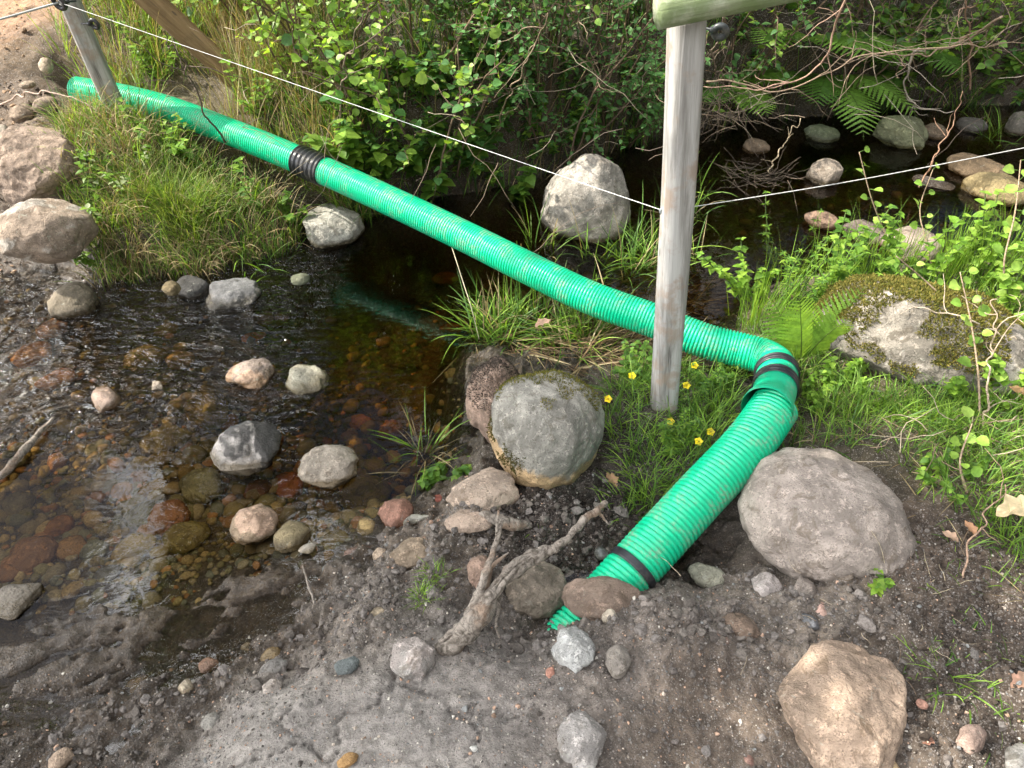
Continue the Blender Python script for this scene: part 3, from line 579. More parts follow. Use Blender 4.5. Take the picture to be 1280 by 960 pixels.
# --- stones on the near bank
for lb, u, v, w_, h_, c, an, ee in [
 ('reddish stone at the water edge left of the tan angular stone', 496, 643, 46, 42, (.36, .2, .15), .5, .4), ('small deep red stone right of the reddish one', 547, 624, 16, 14, (.36, .12, .09), .5, .5),
 ('pale grey sliver below the reddish stone', 517, 650, 42, 14, (.42, .42, .38), .5, .4), ('arched tan slab on the muddy shore', 515, 690, 62, 42, (.34, .27, .2), .7, .2),
 ('wet purple grey flat stone in the shallows by the shore', 445, 692, 40, 20, (.27, .2, .2), .5, .3), ('small blue grey stone above the wet purple one', 479, 672, 17, 14, (.26, .25, .28), .6, .4),
 ('tan pointed stone right of the wet purple one', 476, 696, 20, 24, (.4, .32, .25), .5, .4), ('pinkish stone at the shoreline left of the arched slab', 436, 712, 30, 22, (.4, .27, .2), .4, .4),
 ('blue grey rounded pebble near the mud edge', 413, 711, 22, 20, (.22, .24, .24), .2, .4), ('small brown cream pebble between pool and mud', 410, 695, 18, 14, (.38, .26, .14), .2, .4),
 ('cream stone on the mud below the grass tufts', 471, 766, 22, 14, (.5, .42, .31), .5, .4), ('white pebble on the dark mud near the puddle', 307, 809, 14, 10, (.62, .57, .5), .3, .4),
 ('flat ochre stone in the mud right of the puddle', 340, 821, 32, 22, (.36, .29, .19), .4, .3), ('pink pebble above the flat ochre stone', 260, 832, 26, 20, (.42, .29, .25), .5, .4),
 ('pale pointed stone in the crumbly mud, below the puddle', 232, 859, 20, 18, (.45, .39, .3), .6, .4), ('rounded tan stone in the dark mud at the puddle rim', 170, 858, 34, 22, (.36, .27, .18), .2, .3),
 ('grey lump of stone right of the rounded tan one', 340, 838, 40, 26, (.23, .22, .21), .4, .3), ('whitish grey stone in the middle of the crumbly mud', 340, 861, 28, 24, (.42, .38, .35), .5, .4),
 ('dull grey stone pressed in the mud lower left', 264, 902, 24, 20, (.27, .26, .24), .3, .4), ('pinkish tan stone in the mud near the lower left corner', 75, 950, 30, 24, (.38, .29, .22), .5, .4),
 ('orange brown pebble at the bottom edge on the flat mud', 434, 951, 30, 16, (.46, .28, .12), .15, .5), ('pale chip on the flat mud at the bottom centre', 594, 936, 18, 9, (.5, .5, .48), .5, .5),
 ('pink red pebble right of the whitish stones on the mud', 687, 843, 13, 20, (.5, .26, .2), .4, .5), ('grey blue stone on the dark soil left of the pipe', 752, 693, 19, 20, (.24, .27, .29), .6, .45),
 ('brown stone under the dome shaped boulder', 683, 764, 26, 20, (.28, .21, .16), .5, .4), ('small grey tan stone beside the buried pipe sliver', 668, 768, 18, 16, (.33, .28, .23), .5, .4),
 ('grey green rounded stone right of the lower pipe end', 884, 720, 48, 30, (.26, .26, .21), .2, .3), ('rough whitish grey stone below the large boulder', 957, 731, 42, 42, (.36, .33, .32), .8, .35),
 ('grey earth covered stone right of the rough whitish one', 1004, 738, 32, 32, (.25, .22, .2), .6, .35), ('pink and white pebble below the large boulder', 1025, 761, 30, 19, (.48, .33, .28), .4, .45),
 ('white pebble right of the pink and white one', 1069, 759, 20, 20, (.6, .53, .46), .4, .5), ('broken pink white chip against the large boulder', 1054, 733, 22, 12, (.6, .42, .32), .7, .5),
 ('slate blue stone below the pink and white pebble', 1010, 779, 28, 22, (.19, .2, .22), .6, .3), ('dark red stone between the slate one and white pebble', 1055, 773, 26, 18, (.3, .18, .15), .4, .4),
 ('brown half buried stone left of the tan pink boulder', 925, 783, 52, 32, (.21, .155, .12), .3, .15), ('orange tan pebble beneath the large boulder', 1010, 715, 14, 14, (.44, .27, .16), .5, .5),
 ('tiny orange pebble above the tan pink boulder', 1050, 793, 10, 9, (.5, .33, .16), .2, .5), ('tiny cream pebble beside the tiny orange one', 1041, 800, 9, 8, (.55, .45, .3), .2, .5),
 ('reddish brown pebble at the bottom in the trampled soil', 935, 951, 16, 22, (.28, .17, .14), .4, .4), ('pinkish flat stone in the dark soil at the lower right', 1213, 925, 32, 46, (.35, .26, .22), .5, .3),
 ('tan stone at the bottom edge beside the tan pink boulder', 1110, 954, 28, 20, (.44, .33, .2), .4, .4), ('grey stone cut by the lower right corner', 1275, 950, 34, 40, (.33, .32, .3), .4, .4),
 ('cream stone resting on soil above the speckled one', 762, 772, 22, 20, (.44, .39, .32), .6, .4), ('small red brown stone near the right dead leaves', 1152, 880, 16, 12, (.28, .16, .13), .4, .4),
 ('reddish lump of rock between the trench and the tan pink boulder', 900, 800, 24, 20, (.26, .18, .15), .5, .3), ('grey knob of rock next to the pipe stone', 812, 760, 26, 22, (.26, .23, .21), .6, .3)]:
    rock(lb, u, v, w_, h_, c, .7, ang=an, e=ee, mat='rock' if w_ > 26 else 'rock_plain')
# ------------------------------------------------------------------ gravel and soil crumbs (nobody could count them)
def clod_shape(i):
    V = ICO[2][0].copy(); V *= (1 + .34 * fbm3(V, 1.3, 900 + i, 2) + .2 * fbm3(V, 3.1, 950 + i, 2))[:, None]; r = np.random.default_rng(i)
    for k in range(9):
        d = r.normal(0, 1, 3); d /= np.linalg.norm(d); V -= np.clip(V @ d - r.uniform(.45, .8), 0, None)[:, None] * d
    return V / np.abs(V).max(0)
TPS = [rock_shape(2, 900 + i, .5, .3)[0] for i in range(10)]
TP = {2: [clod_shape(i) for i in range(10)]}
def scatter_lumps(name, poly, count, smin, smax, pal, seed, label, cat, mat='crumb', sink=.2, pw=2.6, minz=-9, maxz=9, flat=.75, wfun=None, smooth=False):
    r = np.random.default_rng(seed); W = np.array([at_z(u, v, .05)[:2] for u, v in poly])
    lo, hi = W.min(0), W.max(0); P = r.uniform(lo, hi, (count * 4, 2)); P = P[sdf_poly(P[:, 0], P[:, 1], W) < .02 * r.random(len(P))]
    if wfun is not None: P = P[r.random(len(P)) < wfun(P[:, 0], P[:, 1])]
    P = P[:count]; H = height(P[:, 0], P[:, 1]); ok = (H > minz) & (H < maxz); P = P[ok]; H = H[ok]
    n = len(P); u = r.random(n); S = smin * (1 - u * (1 - (smin / smax) ** pw)) ** (-1 / pw)
    T = TPS if smooth else TP[2]; F = ICO[2][1]; k = len(T[0]); Vs = []; Fs = []; Cs = []; pal = np.array(pal)
    for i in range(n):
        q = r.normal(0, 1, 4); q /= np.linalg.norm(q); a, b, c, d = q
        R = np.array([[1 - 2 * (c * c + d * d), 2 * (b * c - a * d), 2 * (b * d + a * c)], [2 * (b * c + a * d), 1 - 2 * (b * b + d * d), 2 * (c * d - a * b)], [2 * (b * d - a * c), 2 * (c * d + a * b), 1 - 2 * (b * b + c * c)]])
        V = (T[i % 10] * r.uniform(.6, 1, 3)) @ R.T * S[i] * np.array([1, 1, flat])
        Vs.append(V + [P[i, 0], P[i, 1], H[i] + S[i] * (flat * .6 - sink)]); Fs.append(F + i * k)
        Cs.append(np.repeat((pal[r.integers(len(pal))] * r.uniform(.7, 1.25))[None], k, 0))
    o = mesh_obj(name, np.concatenate(Vs), np.concatenate(Fs), M[mat], None, np.concatenate(Cs), smooth); return tag(o, label, cat, None, 'stuff')
def wrough(x, y): return np.clip(field(x, y, ROUGH)[..., 0] * 1.15 - .2, .04, 1)
NEAR = [(-60, 1000), (-60, 860), (120, 830), (270, 800), (380, 740), (480, 650), (590, 600), (760, 590), (780, 650), (700, 740), (860, 770), (900, 700), (1080, 740), (1130, 700), (1260, 760), (1340, 1000)]
scatter_lumps('soil_crumbs', NEAR, 15000, .002, .015, [(.15, .132, .118), (.13, .112, .10), (.17, .152, .138), (.11, .094, .08)], 5, 'loose grey brown soil crumbs and clods over the near bank', 'soil', wfun=wrough, sink=.45, pw=3.)
scatter_lumps('grit', NEAR, 2600, .0018, .0075, [(.40, .34, .28), (.36, .24, .17), (.48, .44, .38), (.22, .22, .21), (.42, .28, .2)], 6, 'scattered fine grit and tiny pebbles in the near mud', 'gravel', sink=.1)
CLODP = [(430, 760), (500, 690), (600, 640), (780, 620), (780, 690), (700, 760), (870, 780), (1000, 760), (1100, 780), (1080, 830), (900, 840), (760, 830), (640, 830), (520, 800), (380, 850), (200, 890), (60, 960), (60, 900), (300, 820)]
scatter_lumps('soil_clods', CLODP, 900, .006, .026, [(.15, .13, .112), (.12, .102, .088), (.17, .15, .135)], 55, 'larger crumbly clods of grey brown soil around the driftwood and pipe end', 'soil', sink=.3, pw=2.2)
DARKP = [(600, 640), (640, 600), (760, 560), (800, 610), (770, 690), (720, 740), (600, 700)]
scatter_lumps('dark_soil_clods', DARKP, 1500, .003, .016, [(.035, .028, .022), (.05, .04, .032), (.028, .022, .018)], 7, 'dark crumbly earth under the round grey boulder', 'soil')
scatter_lumps('right_soil_clods', [(1120, 700), (1230, 690), (1330, 820), (1340, 980), (1100, 980), (1130, 800)], 1300, .003, .012, [(.06, .046, .036), (.05, .038, .029), (.075, .058, .045)], 8, 'dark brown earth clods around the tan pink boulder', 'soil')
SLOPEP = [(-60, -40), (60, -40), (90, 60), (80, 130), (70, 170), (10, 330), (-60, 340)]
scatter_lumps('slope_soil_clods', SLOPEP, 1600, .005, .03, [(.34, .23, .15), (.26, .18, .12), (.42, .3, .2)], 9, 'sunlit orange brown soil lumps on the left slope', 'soil')
scatter_lumps('left_bank_clods', [(-80, 180), (120, 190), (110, 345), (-80, 360)], 700, .005, .026, [(.11, .085, .068), (.08, .062, .05), (.16, .125, .1)], 91, 'brown soil lumps between the left bank boulders', 'soil')
BEDP = [(-200, 350), (330, 330), (560, 280), (570, 560), (470, 670), (330, 730), (0, 740), (-200, 760)]
def wbed(x, y):
    p = at_z(230, 640, 0); return np.clip(1.6 * np.exp(-((x - p[0]) ** 2 / .55 + (y - p[1]) ** 2 / .22)), .10, 1)
scatter_lumps('stream_bed_gravel', BEDP, 3000, .008, .042, [(.20, .15, .06), (.16, .13, .055), (.26, .13, .05), (.14, .13, .08), (.22, .17, .09), (.28, .2, .09)], 10, 'brown and ochre gravel covering the bed of the pool', 'gravel', sink=.25, pw=1.7, flat=.6, maxz=-.012, wfun=wbed, smooth=True)
scatter_lumps('upstream_gravel', [(880, 180), (1290, 140), (1290, 300), (900, 400), (600, 330), (640, 260)], 700, .008, .04, [(.14, .1, .06), (.1, .09, .07), (.17, .14, .09)], 11, 'dark gravel on the stream bed above the pipe', 'gravel', sink=.2, maxz=-.01, pw=1.8, smooth=True)
# ------------------------------------------------------------------ the pipe
def ribbed(P, R, pitch, depth=.0042, k=40, prof=((0, -1), (.14, -.95), (.24, -.25), (.36, 0), (.74, 0), (.86, -.25)), warp=None):
    P = np.asarray(P, float); d = np.r_[0, np.cumsum(np.linalg.norm(np.diff(P, axis=0), axis=1))]
    n = int(d[-1] / pitch); s = np.array([(i + a) * pitch for i in range(n) for a, _ in prof]); off = np.array([b * depth for _ in range(n) for _, b in prof])
    Q = smooth_path(P, 400); dq = np.r_[0, np.cumsum(np.linalg.norm(np.diff(Q, axis=0), axis=1))]
    C = np.stack([np.interp(s, dq, Q[:, i]) for i in range(3)], 1); return C, R + off
def hollow(C, R, k=40, wall=.006, cut0=None, cut1=None, sq=0.):
    """a tube with an inner wall; cut = shear of the end rings (axis offset per unit across)"""
    T, N, B = frames(C); n = len(C); a = np.linspace(0, 2 * math.pi, k, endpoint=False)
    ring = np.cos(a)[None, :, None] * N[:, None] + np.sin(a)[None, :, None] * B[:, None]
    V = C[:, None] + ring * R[:, None, None]; Vi = C[:, None] + ring * (R.min() - wall)
    V = np.concatenate([V.reshape(-1, 3), Vi.reshape(-1, 3)[:6 * k] if n > 6 else Vi.reshape(-1, 3)[:n * k]]); ni = min(6, n) if n > 6 else n
    j = np.arange(k); j2 = (j + 1) % k; Q = []
    for i in range(n - 1): Q.append(np.stack([i * k + j, i * k + j2, (i + 1) * k + j2, (i + 1) * k + j], 1))
    o = n * k
    for i in range(ni - 1): Q.append(np.stack([o + i * k + j, o + (i + 1) * k + j, o + (i + 1) * k + j2, o + i * k + j2], 1))
    Q.append(np.stack([j, o + j, o + j2, j2], 1)); return V, np.concatenate(Q)
PP = [(96, 112, .355), (150, 121, .355), (206, 135, .345), (275, 160, .315), (390, 207, .27), (500, 257, .24), (590, 300, .215), (660, 335, .20), (740, 373, .18), (820, 402, .165), (884, 427, .15), (930, 439, .145), (955, 446, .15), (969, 455, .16), (971, 466, .175)]
PA = np.array([at_z(*p) for p in PP])
pr = empty('drain_pipe', (PA[0][0], PA[0][1], .25), 'long bright green corrugated drain pipe crossing the stream and bending down to the near bank', 'pipe')
R1, R2 = .0535, .064
C, R = ribbed(PA, R1, .0104); V, Q = hollow(C, R); part('pipe_section', V, Q, M['green'], pr)
def seg(C, a, b):  # portion of a path between pixel columns, as centre points
    return C[a:b]
# black coupling near the left bank
i0 = int(np.argmin(np.abs((C[:, 0] / (C[:, 1] * cp - (C[:, 2] - CAM_H) * sp) * FPX + 640) - 374))); i1 = int(np.argmin(np.abs((C[:, 0] / (C[:, 1] * cp - (C[:, 2] - CAM_H) * sp) * FPX + 640) - 407)))
cc = smooth_path(C[i0:i1], 61); rr = R1 + .0045 + .0028 * np.cos(np.linspace(0, 2 * math.pi * 6, 61)); rr[0] = rr[-1] = R1 + .001
V, F3, F4 = tube(cc, rr, 40, cap=False); part('coupling', V, F4, M['black'], pr)
# smooth bend with two rings
EP = np.array([at_z(970, 459, .167), at_z(971, 469, .178), at_z(970, 481, .19), at_z(966, 496, .205), at_z(958, 513, .22)])
E = smooth_path(EP, 60); s = np.linspace(0, 1, 60); ER = .0575 + .0095 * sstep(.72, .98, s); ER[-1] -= .001
T_, N_, B_ = frames(E); V, Q = hollow(E, ER, 48, .004)
bend = part('pipe_bend', V, Q, M['green_smooth'], pr)
V, F3, F4 = tube(E[::-1][:2] , .058, 40); V = V  # inner stop so that the socket is not see-through
for a, b in ((6, 15), (23, 33)):
    q = smooth_path(E[a:b], 25); t = np.linspace(0, 1, 25)
    V, F3, F4 = tube(q, ER[a:b].mean() + .0035 + .0018 * np.cos(t * 4 * math.pi) - .003 * (np.abs(t - .5) > .48), 48, cap=False); part('rubber_ring', V, F4, M['black'], bend)
NP = np.array([at_z(969, 508, .20), at_z(945, 543, .185), at_z(871, 624, .125), at_z(781, 722, .05), at_z(715, 795, -.005), at_z(675, 840, -.03)])
C2, Rb = ribbed(NP, R2, .0128, .0048); V, Q = hollow(C2, Rb, 44); part('pipe_section', V, Q, M['green'], pr)
px = C2[:, 0] / (C2[:, 1] * cp - (C2[:, 2] - CAM_H) * sp) * FPX + 640
j0 = int(np.argmin(np.abs(px - 795))); j1 = int(np.argmin(np.abs(px - 787)))
V, F3, F4 = tube(smooth_path(C2[j0:j1 + 1], 9), R2 + np.array([-.002, .0015, .0022, .0012, .0025, .0012, .0022, .0015, -.002]), 44, cap=False); part('tape_band', V, F4, M['tape'], pr)
# ------------------------------------------------------------------ posts, rail, plank
def postmesh(L, w0, w1, d0, d1, k=28, n=60, pw=3.2, seed=1):
    a = np.linspace(0, 2 * math.pi, k, endpoint=False); s = np.linspace(0, 1, n); V = []
    for q in s:
        w_, d_ = w0 + (w1 - w0) * q, d0 + (d1 - d0) * q
        x = np.sign(np.cos(a)) * np.abs(np.cos(a)) ** (2 / pw) * w_ / 2; y = np.sign(np.sin(a)) * np.abs(np.sin(a)) ** (2 / pw) * d_ / 2
        V.append(np.stack([x, y, np.full(k, q * L)], 1))
    V = np.concatenate(V); m = 1 + .02 * vn3(V[:, 0] * 60, V[:, 1] * 60, V[:, 2] * 1.6, seed) + .02 * vn3(V[:, 0] * 9, V[:, 1] * 9, V[:, 2] * 3, seed + 3); V[:, :2] *= m[:, None]
    V[:, 0] += .004 * np.sin(V[:, 2] * 4 + seed); j = np.arange(k); j2 = (j + 1) % k
    Q = np.concatenate([np.stack([i * k + j, i * k + j2, (i + 1) * k + j2, (i + 1) * k + j], 1) for i in range(n - 1)])
    V = np.concatenate([V, [[0, 0, 0], [0, 0, L + .003]]]); c = n * k
    T3 = np.concatenate([np.stack([np.full(k, c), j2, j], 1), np.stack([np.full(k, c + 1), (n - 1) * k + j, (n - 1) * k + j2], 1)])
    return V, [T3, Q]
def place(o, a, b, twist=0.):
    z = Vector(b) - Vector(a); z.normalize(); x = Vector((1, 0, 0)); x = (x - z * x.dot(z)).normalized(); y = z.cross(x)
    Mx = Matrix((x, y, z)).transposed().to_4x4(); Mx.translation = Vector(a); o.matrix_world = Mx @ Matrix.Rotation(twist, 4, 'Z')
def wpx(px_, dep): return px_ * dep / FPX
def depth_of(p): return float(np.dot(np.asarray(p) - np.array([0, 0, CAM_H]), np.array([0, cp, -sp])))
pb = ground(831, 512); pt = at_d(858, 14, 1.56); ax = (pt - pb) / np.linalg.norm(pt - pb); lb_ = pb - ax * .25
print('post', pb, pt, 'depth', depth_of(pb), np.linalg.norm(pt - pb))
V, F = postmesh(np.linalg.norm(pt - lb_), wpx(32, depth_of(pb)), wpx(44, 1.56), .07, .085, seed=4)
post = mesh_obj('fence_post', V, F, M['post']); place(post, lb_, pt, .12); tag(post, 'weathered pale grey wooden post standing before the pipe, topped by a round rail', 'post', 'fence posts')
lp = at_d(152, 150, depth_of(at_z(146, 120, .355)) - .10); l2 = at_z(85, -8, 0); 
def vert_top(base, u, v):   # point above base (leaning freely) seen at (u,v), keeping its distance in y
    d = ray(u, v); t = (base[1]) / d[1]; return np.array([0, 0, CAM_H]) + d * t
lt = vert_top(lp, 74, -32); lt[1] = lt[1]; la = (lt - lp) / np.linalg.norm(lt - lp); print('lpost', lp, lt)
V, F = postmesh(np.linalg.norm(lt - lp) + .25, wpx(23, depth_of(lp)), wpx(26, depth_of(lt)), .075, .075, seed=9)
post2 = mesh_obj('fence_post', V, F, M['post']); place(post2, lp - la * .25, lt, .35); tag(post2, 'leaning grey wooden post in front of the far left end of the pipe', 'post', 'fence posts')
# brown plank
ba = at_z(238, 46, .52); bb = vert_top(ba, 165, -22); bx = (bb - ba) / np.linalg.norm(bb - ba); L_ = np.linalg.norm(bb - ba) + .5
bm = bmesh.new(); bmesh.ops.create_cube(bm, size=1); bmesh.ops.scale(bm, vec=(.10, .035, L_), verts=bm.verts); bmesh.ops.translate(bm, vec=(0, 0, L_ / 2), verts=bm.verts); bmesh.ops.bevel(bm, geom=bm.edges, offset=.004, segments=2, affect='EDGES')
me = bpy.data.meshes.new('wooden_plank'); bm.to_mesh(me); bm.free(); me.materials.append(M['board']); pk = bpy.data.objects.new('wooden_plank', me); COL.objects.link(pk); place(pk, ba - bx * .26, ba + bx * (L_ - .1), .3)
tag(pk, 'brown wooden plank slanting down into the grass at the top left', 'plank')
# rail on the post
ra = at_d(821, 15, 1.49); rb = at_d(1010, -22, 1.50); rx = (rb - ra) / np.linalg.norm(rb - ra); rl = 1.1
V, F = postmesh(rl, .058, .058, .062, .062, 32, 60, 2.2, seed=12); Vr = np.stack([V[:, 2], V[:, 0], V[:, 1]], 1)
rail = mesh_obj('rail', Vr, [f[:, ::-1] if False else f for f in F], M['rail'])
rail.matrix_world = Matrix.Translation(Vector(ra)) @ Vector(rx).to_track_quat('X', 'Z').to_matrix().to_4x4()
tag(rail, 'greenish round rail nailed across the top of the grey post', 'rail')
# insulators and rope
def torus(c, nrm, R, r, k=28, m=10):
    nrm = np.asarray(nrm, float); nrm /= np.linalg.norm(nrm); a = np.cross(nrm, [0, 0, 1.] if abs(nrm[2]) < .9 else [1., 0, 0]); a /= np.linalg.norm(a); b = np.cross(nrm, a)
    P = np.array([c + R * (math.cos(t) * a + math.sin(t) * b) for t in np.linspace(0, 2 * math.pi, k, endpoint=False)])
    V = []; 
    for i, t in enumerate(np.linspace(0, 2 * math.pi, k, endpoint=False)):
        o = math.cos(t) * a + math.sin(t) * b
        for q in np.linspace(0, 2 * math.pi, m, endpoint=False): V.append(P[i] + r * (math.cos(q) * o + math.sin(q) * nrm))
    Q = [(i * m + j, ((i + 1) % k) * m + j, ((i + 1) % k) * m + (j + 1) % m, i * m + (j + 1) % m) for i in range(k) for j in range(m)]
    return np.array(V), np.array(Q)
def insulator(c, post_dir, mat, label, R=.012, r=.005):
    c = np.asarray(c); e_ = empty('insulator', tuple(c), label, 'insulator')
    V, Q = torus(c, np.array([0.3, 1, .2]), R, r); part('ring', V, Q, mat, e_)
    pd = np.asarray(post_dir, float); pd /= np.linalg.norm(pd)
    V, F3, F4 = tube(np.array([c + pd * R * .8, c + pd * (R + .010), c + pd * (R + .012), c + pd * (R + .035)]), [.007, .007, .0035, .003], 12); part('screw', V, [F3, F4], mat, e_); return e_
c_ins = at_d(831, 264, depth_of(pb + ax * (np.linalg.norm(pt - pb) * .50)) - .045)
l_ins = at_d(74, 3, depth_of(lt) - .03)
insulator(c_ins + np.array([0, 0, 0]), (.35, .9, 0), M['grey_pl'], 'grey plastic ring insulator holding the rope at mid height of the near post', .0085, .005)
insulator(l_ins, (.9, .3, 0), M['black'], 'black ring insulator on the left leaning post at the top edge', .022, .009)
insulator(at_d(118, 30, depth_of(lt)), (-.9, .1, 0), M['black'], 'small black ring insulator on the right side of the leaning post', .015, .007)
insulator(at_d(900, 40, 1.68), (-.9, 0, .2), M['darkglass'], 'dark glossy insulator beside the near post just under the rail', .013, .008)
def rope(label, pts, r=.0018, name='rope', mat='rope', n=160, sag=0.):
    P = smooth_path(np.array(pts), n) if len(pts) > 2 else np.linspace(pts[0], pts[1], n)
    t = np.linspace(0, 1, n); P = P - np.array([0, 0, 1.])[None] * (sag * 4 * t * (1 - t))[:, None]
    V, F3, F4 = tube(P, r * (1 + .18 * np.sin(np.arange(n) * 2.1)), 8); return tag(mesh_obj(name, V, [F3, F4], M[mat]), label, 'rope')
rope('thin pale fence rope slanting from the leaning post down to the near post', [l_ins, at_d(690, 216, 2.02), c_ins], .0010, n=420)
rope('thin pale fence rope running from the near post off to the right edge', [c_ins, at_d(1050, 229, 1.86), at_d(1290, 183, 1.92), at_d(1450, 152, 1.98)], .0011, n=260)
rope('grey spring like rope running from the leaning post to the left edge', [l_ins, at_d(0, 24, depth_of(lt)), at_d(-200, 75, depth_of(lt))], .004, mat='grey_pl', n=260)
# ------------------------------------------------------------------ driftwood
def g3(u, v, up=0.): p = ground(u, v); return np.array([p[0], p[1], p[2] + up])
def up3(u, v, z): return at_z(u, v, z)
dw = empty('driftwood', tuple(g3(575, 800)), 'forked grey brown driftwood branch lying across the mud towards the pipe', 'driftwood')
def limb(pts, rs, k=14, rough=.25, seed=3, name='limb', root=None, mat='drift', n=None):
    n = n or max(20, len(pts) * 14); P = smooth_path(pts, n); R = np.interp(np.linspace(0, 1, n), np.linspace(0, 1, len(rs)), rs)
    P = P + np.stack([vn2(np.arange(n) * .35, np.full(n, seed * 3.1 + a), seed) for a in range(3)], 1) * (R * .3)[:, None]
    V, F3, F4 = tube(P, R, k, rough, seed); return part(name, V, [F3, F4], M[mat], root)
limb([up3(548, 812, .13), up3(575, 795, .16), up3(600, 768, .19), up3(625, 733, .21), up3(655, 702, .22), up3(690, 686, .22), up3(715, 676, .22)], [.017, .020, .016, .012, .0105, .009, .005], 20, .8, 3, 'trunk', dw)
limb([up3(560, 806, .15), up3(590, 785, .19), up3(612, 745, .22), up3(640, 706, .235), up3(672, 688, .235)], [.013, .011, .009, .007, .003], 14, .8, 5, 'trunk', dw)
limb([up3(690, 688, .225), up3(712, 670, .23), up3(730, 650, .235), up3(748, 636, .23), up3(757, 628, .225)], [.009, .008, .0075, .009, .006], 12, .25, 7, 'branch', dw)
limb([up3(748, 638, .23), up3(756, 650, .21), up3(761, 656, .2)], [.004, .003, .002], 8, .2, 8, 'branch', dw)
limb([up3(578, 782, .17), up3(596, 748, .21), up3(608, 712, .25), up3(622, 672, .29), up3(629, 648, .32)], [.009, .0085, .0075, .006, .003], 12, .25, 9, 'branch', dw)
limb([up3(622, 672, .29), up3(621, 660, .31), up3(624, 638, .33)], [.004, .0035, .0025], 8, .2, 10, 'branch', dw)
limb([up3(584, 770, .18), up3(600, 738, .21), up3(612, 712, .235), up3(636, 690, .26)], [.008, .006, .005, .002], 10, .25, 11, 'branch', dw)
limb([up3(622, 738, .2), up3(624, 760, .17), up3(620, 782, .15), up3(624, 797, .13)], [.004, .004, .003, .002], 8, .2, 12, 'branch', dw)
for q, (ox, oy, oz, rr0) in enumerate([(-.012, .006, .012, .007), (.010, .004, .014, .006), (.0, -.008, .016, .0065), (.016, .010, .004, .006), (-.014, -.006, .006, .006)]):
    limb([up3(556 + 3 * q, 808 - 2 * q, .15) + [ox, oy, oz * .3], up3(578, 792, .165) + [ox, oy, oz], up3(601, 766, .195) + [ox * .9, oy * .9, oz * .9], up3(626, 732, .215) + [ox * .7, oy, oz * .7], up3(655, 702, .223) + [ox * .5, oy, oz * .5], up3(676 + 6 * q, 690 - 3 * q, .225)], [rr0 * .6, rr0, rr0, rr0 * .8, rr0 * .6, rr0 * .3], 8, .35, 40 + q, 'split_strand', dw)
lg = empty('log', tuple(g3(625, 655)), 'short brown half buried log behind the forked driftwood', 'log')
limb([g3(588, 645, .008), g3(615, 655, .018), g3(640, 662, .018), g3(664, 660, .008)], [.008, .013, .014, .01], 14, .3, 14, 'stem', lg)
st = empty('stick', tuple(at_z(-10, 610, .01)), 'grey stick floating at the left edge of the pool', 'stick')
limb([at_z(-30, 622, .01), at_z(0, 596, .014), at_z(30, 562, .018), at_z(66, 523, .012)], [.008, .011, .011, .004], 10, .2, 15, 'stem', st)
for i, (lb, pts) in enumerate([('short pale twig upright on the mud by the puddle', [(396, 762), (390, 745), (385, 728)]), ('thin pale stem hanging from the pipe down to the reeds', None)]):
    if pts:
        e_ = empty('twig', tuple(g3(*pts[0])), lb, 'twig'); limb([g3(*p, .012 + .02 * k) for k, p in enumerate(pts)], [.003, .003, .002], 6, .2, 16 + i, 'stem', e_)
    else:
        P = smooth_path([up3(562, 300, .18), up3(578, 350, .17), up3(590, 388, .14), up3(599, 424, .05)], 30); V, F3, F4 = tube(P, .0014, 6); tag(mesh_obj('dry_stem', V, [F3, F4], M['dry'], None, np.full((len(V), 3), .5) * [1, .9, .7]), lb, 'stem')
# ------------------------------------------------------------------ plants
FRESH = [(.2, .35, .045), (.15, .29, .035), (.26, .41, .06), (.11, .22, .03)]
MIDG = [(.10, .21, .035), (.075, .17, .03), (.13, .25, .04), (.17, .28, .045)]
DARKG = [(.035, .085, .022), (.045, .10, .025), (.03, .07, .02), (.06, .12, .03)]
LIGHT_ = [(.24, .4, .06), (.18, .33, .05), (.3, .46, .09)]
DRYC = [(.36, .29, .17), (.28, .22, .13), (.42, .35, .22), (.22, .16, .09)]
def palc(pal, n, r, j=.25): pal = np.array(pal); return pal[r.integers(len(pal), size=n)] * r.uniform(1 - j, 1 + j, (n, 1))
def blades_mesh(P, L, w, az, th0, bend, C, rows=7):
    n = len(P); t = np.linspace(0, 1, rows); th = th0[:, None] + bend[:, None] * t[None] ** 1.3
    d = np.stack([np.cos(az), np.sin(az), np.zeros(n)], 1); st = (L / (rows - 1))[:, None]
    hx = np.concatenate([np.zeros((n, 1)), np.cumsum(np.sin(th[:, :-1]) * st, 1)], 1); hz = np.concatenate([np.zeros((n, 1)), np.cumsum(np.cos(th[:, :-1]) * st, 1)], 1)
    c = P[:, None] + d[:, None] * hx[..., None]; c[..., 2] += hz
    side = np.stack([-np.sin(az), np.cos(az), np.zeros(n)], 1); tw = RNG.uniform(-.7, .7, n)
    nrm = np.stack([np.cos(th)[..., None] * d[:, None, 0:1], np.cos(th)[..., None] * d[:, None, 1:2], -np.sin(th)[..., None]], -1)[..., 0, :]
    s = side[:, None] * np.cos(tw)[:, None, None] + nrm * np.sin(tw)[:, None, None]
    ww = (w[:, None] / 2) * (np.clip(1 - t ** 2.2, .04, 1) * np.clip(.55 + 2 * t, 0, 1))[None]
    V = np.stack([c - s * ww[..., None], c + s * ww[..., None]], 2).reshape(-1, 3)
    i = np.arange(n)[:, None] * rows * 2; k = np.arange(rows - 1)[None] * 2
    F = np.stack([i + k, i + k + 1, i + k + 3, i + k + 2], -1).reshape(-1, 4)
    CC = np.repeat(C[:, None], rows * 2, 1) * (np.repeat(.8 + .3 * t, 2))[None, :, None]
    return V, F, CC.reshape(-1, 3)
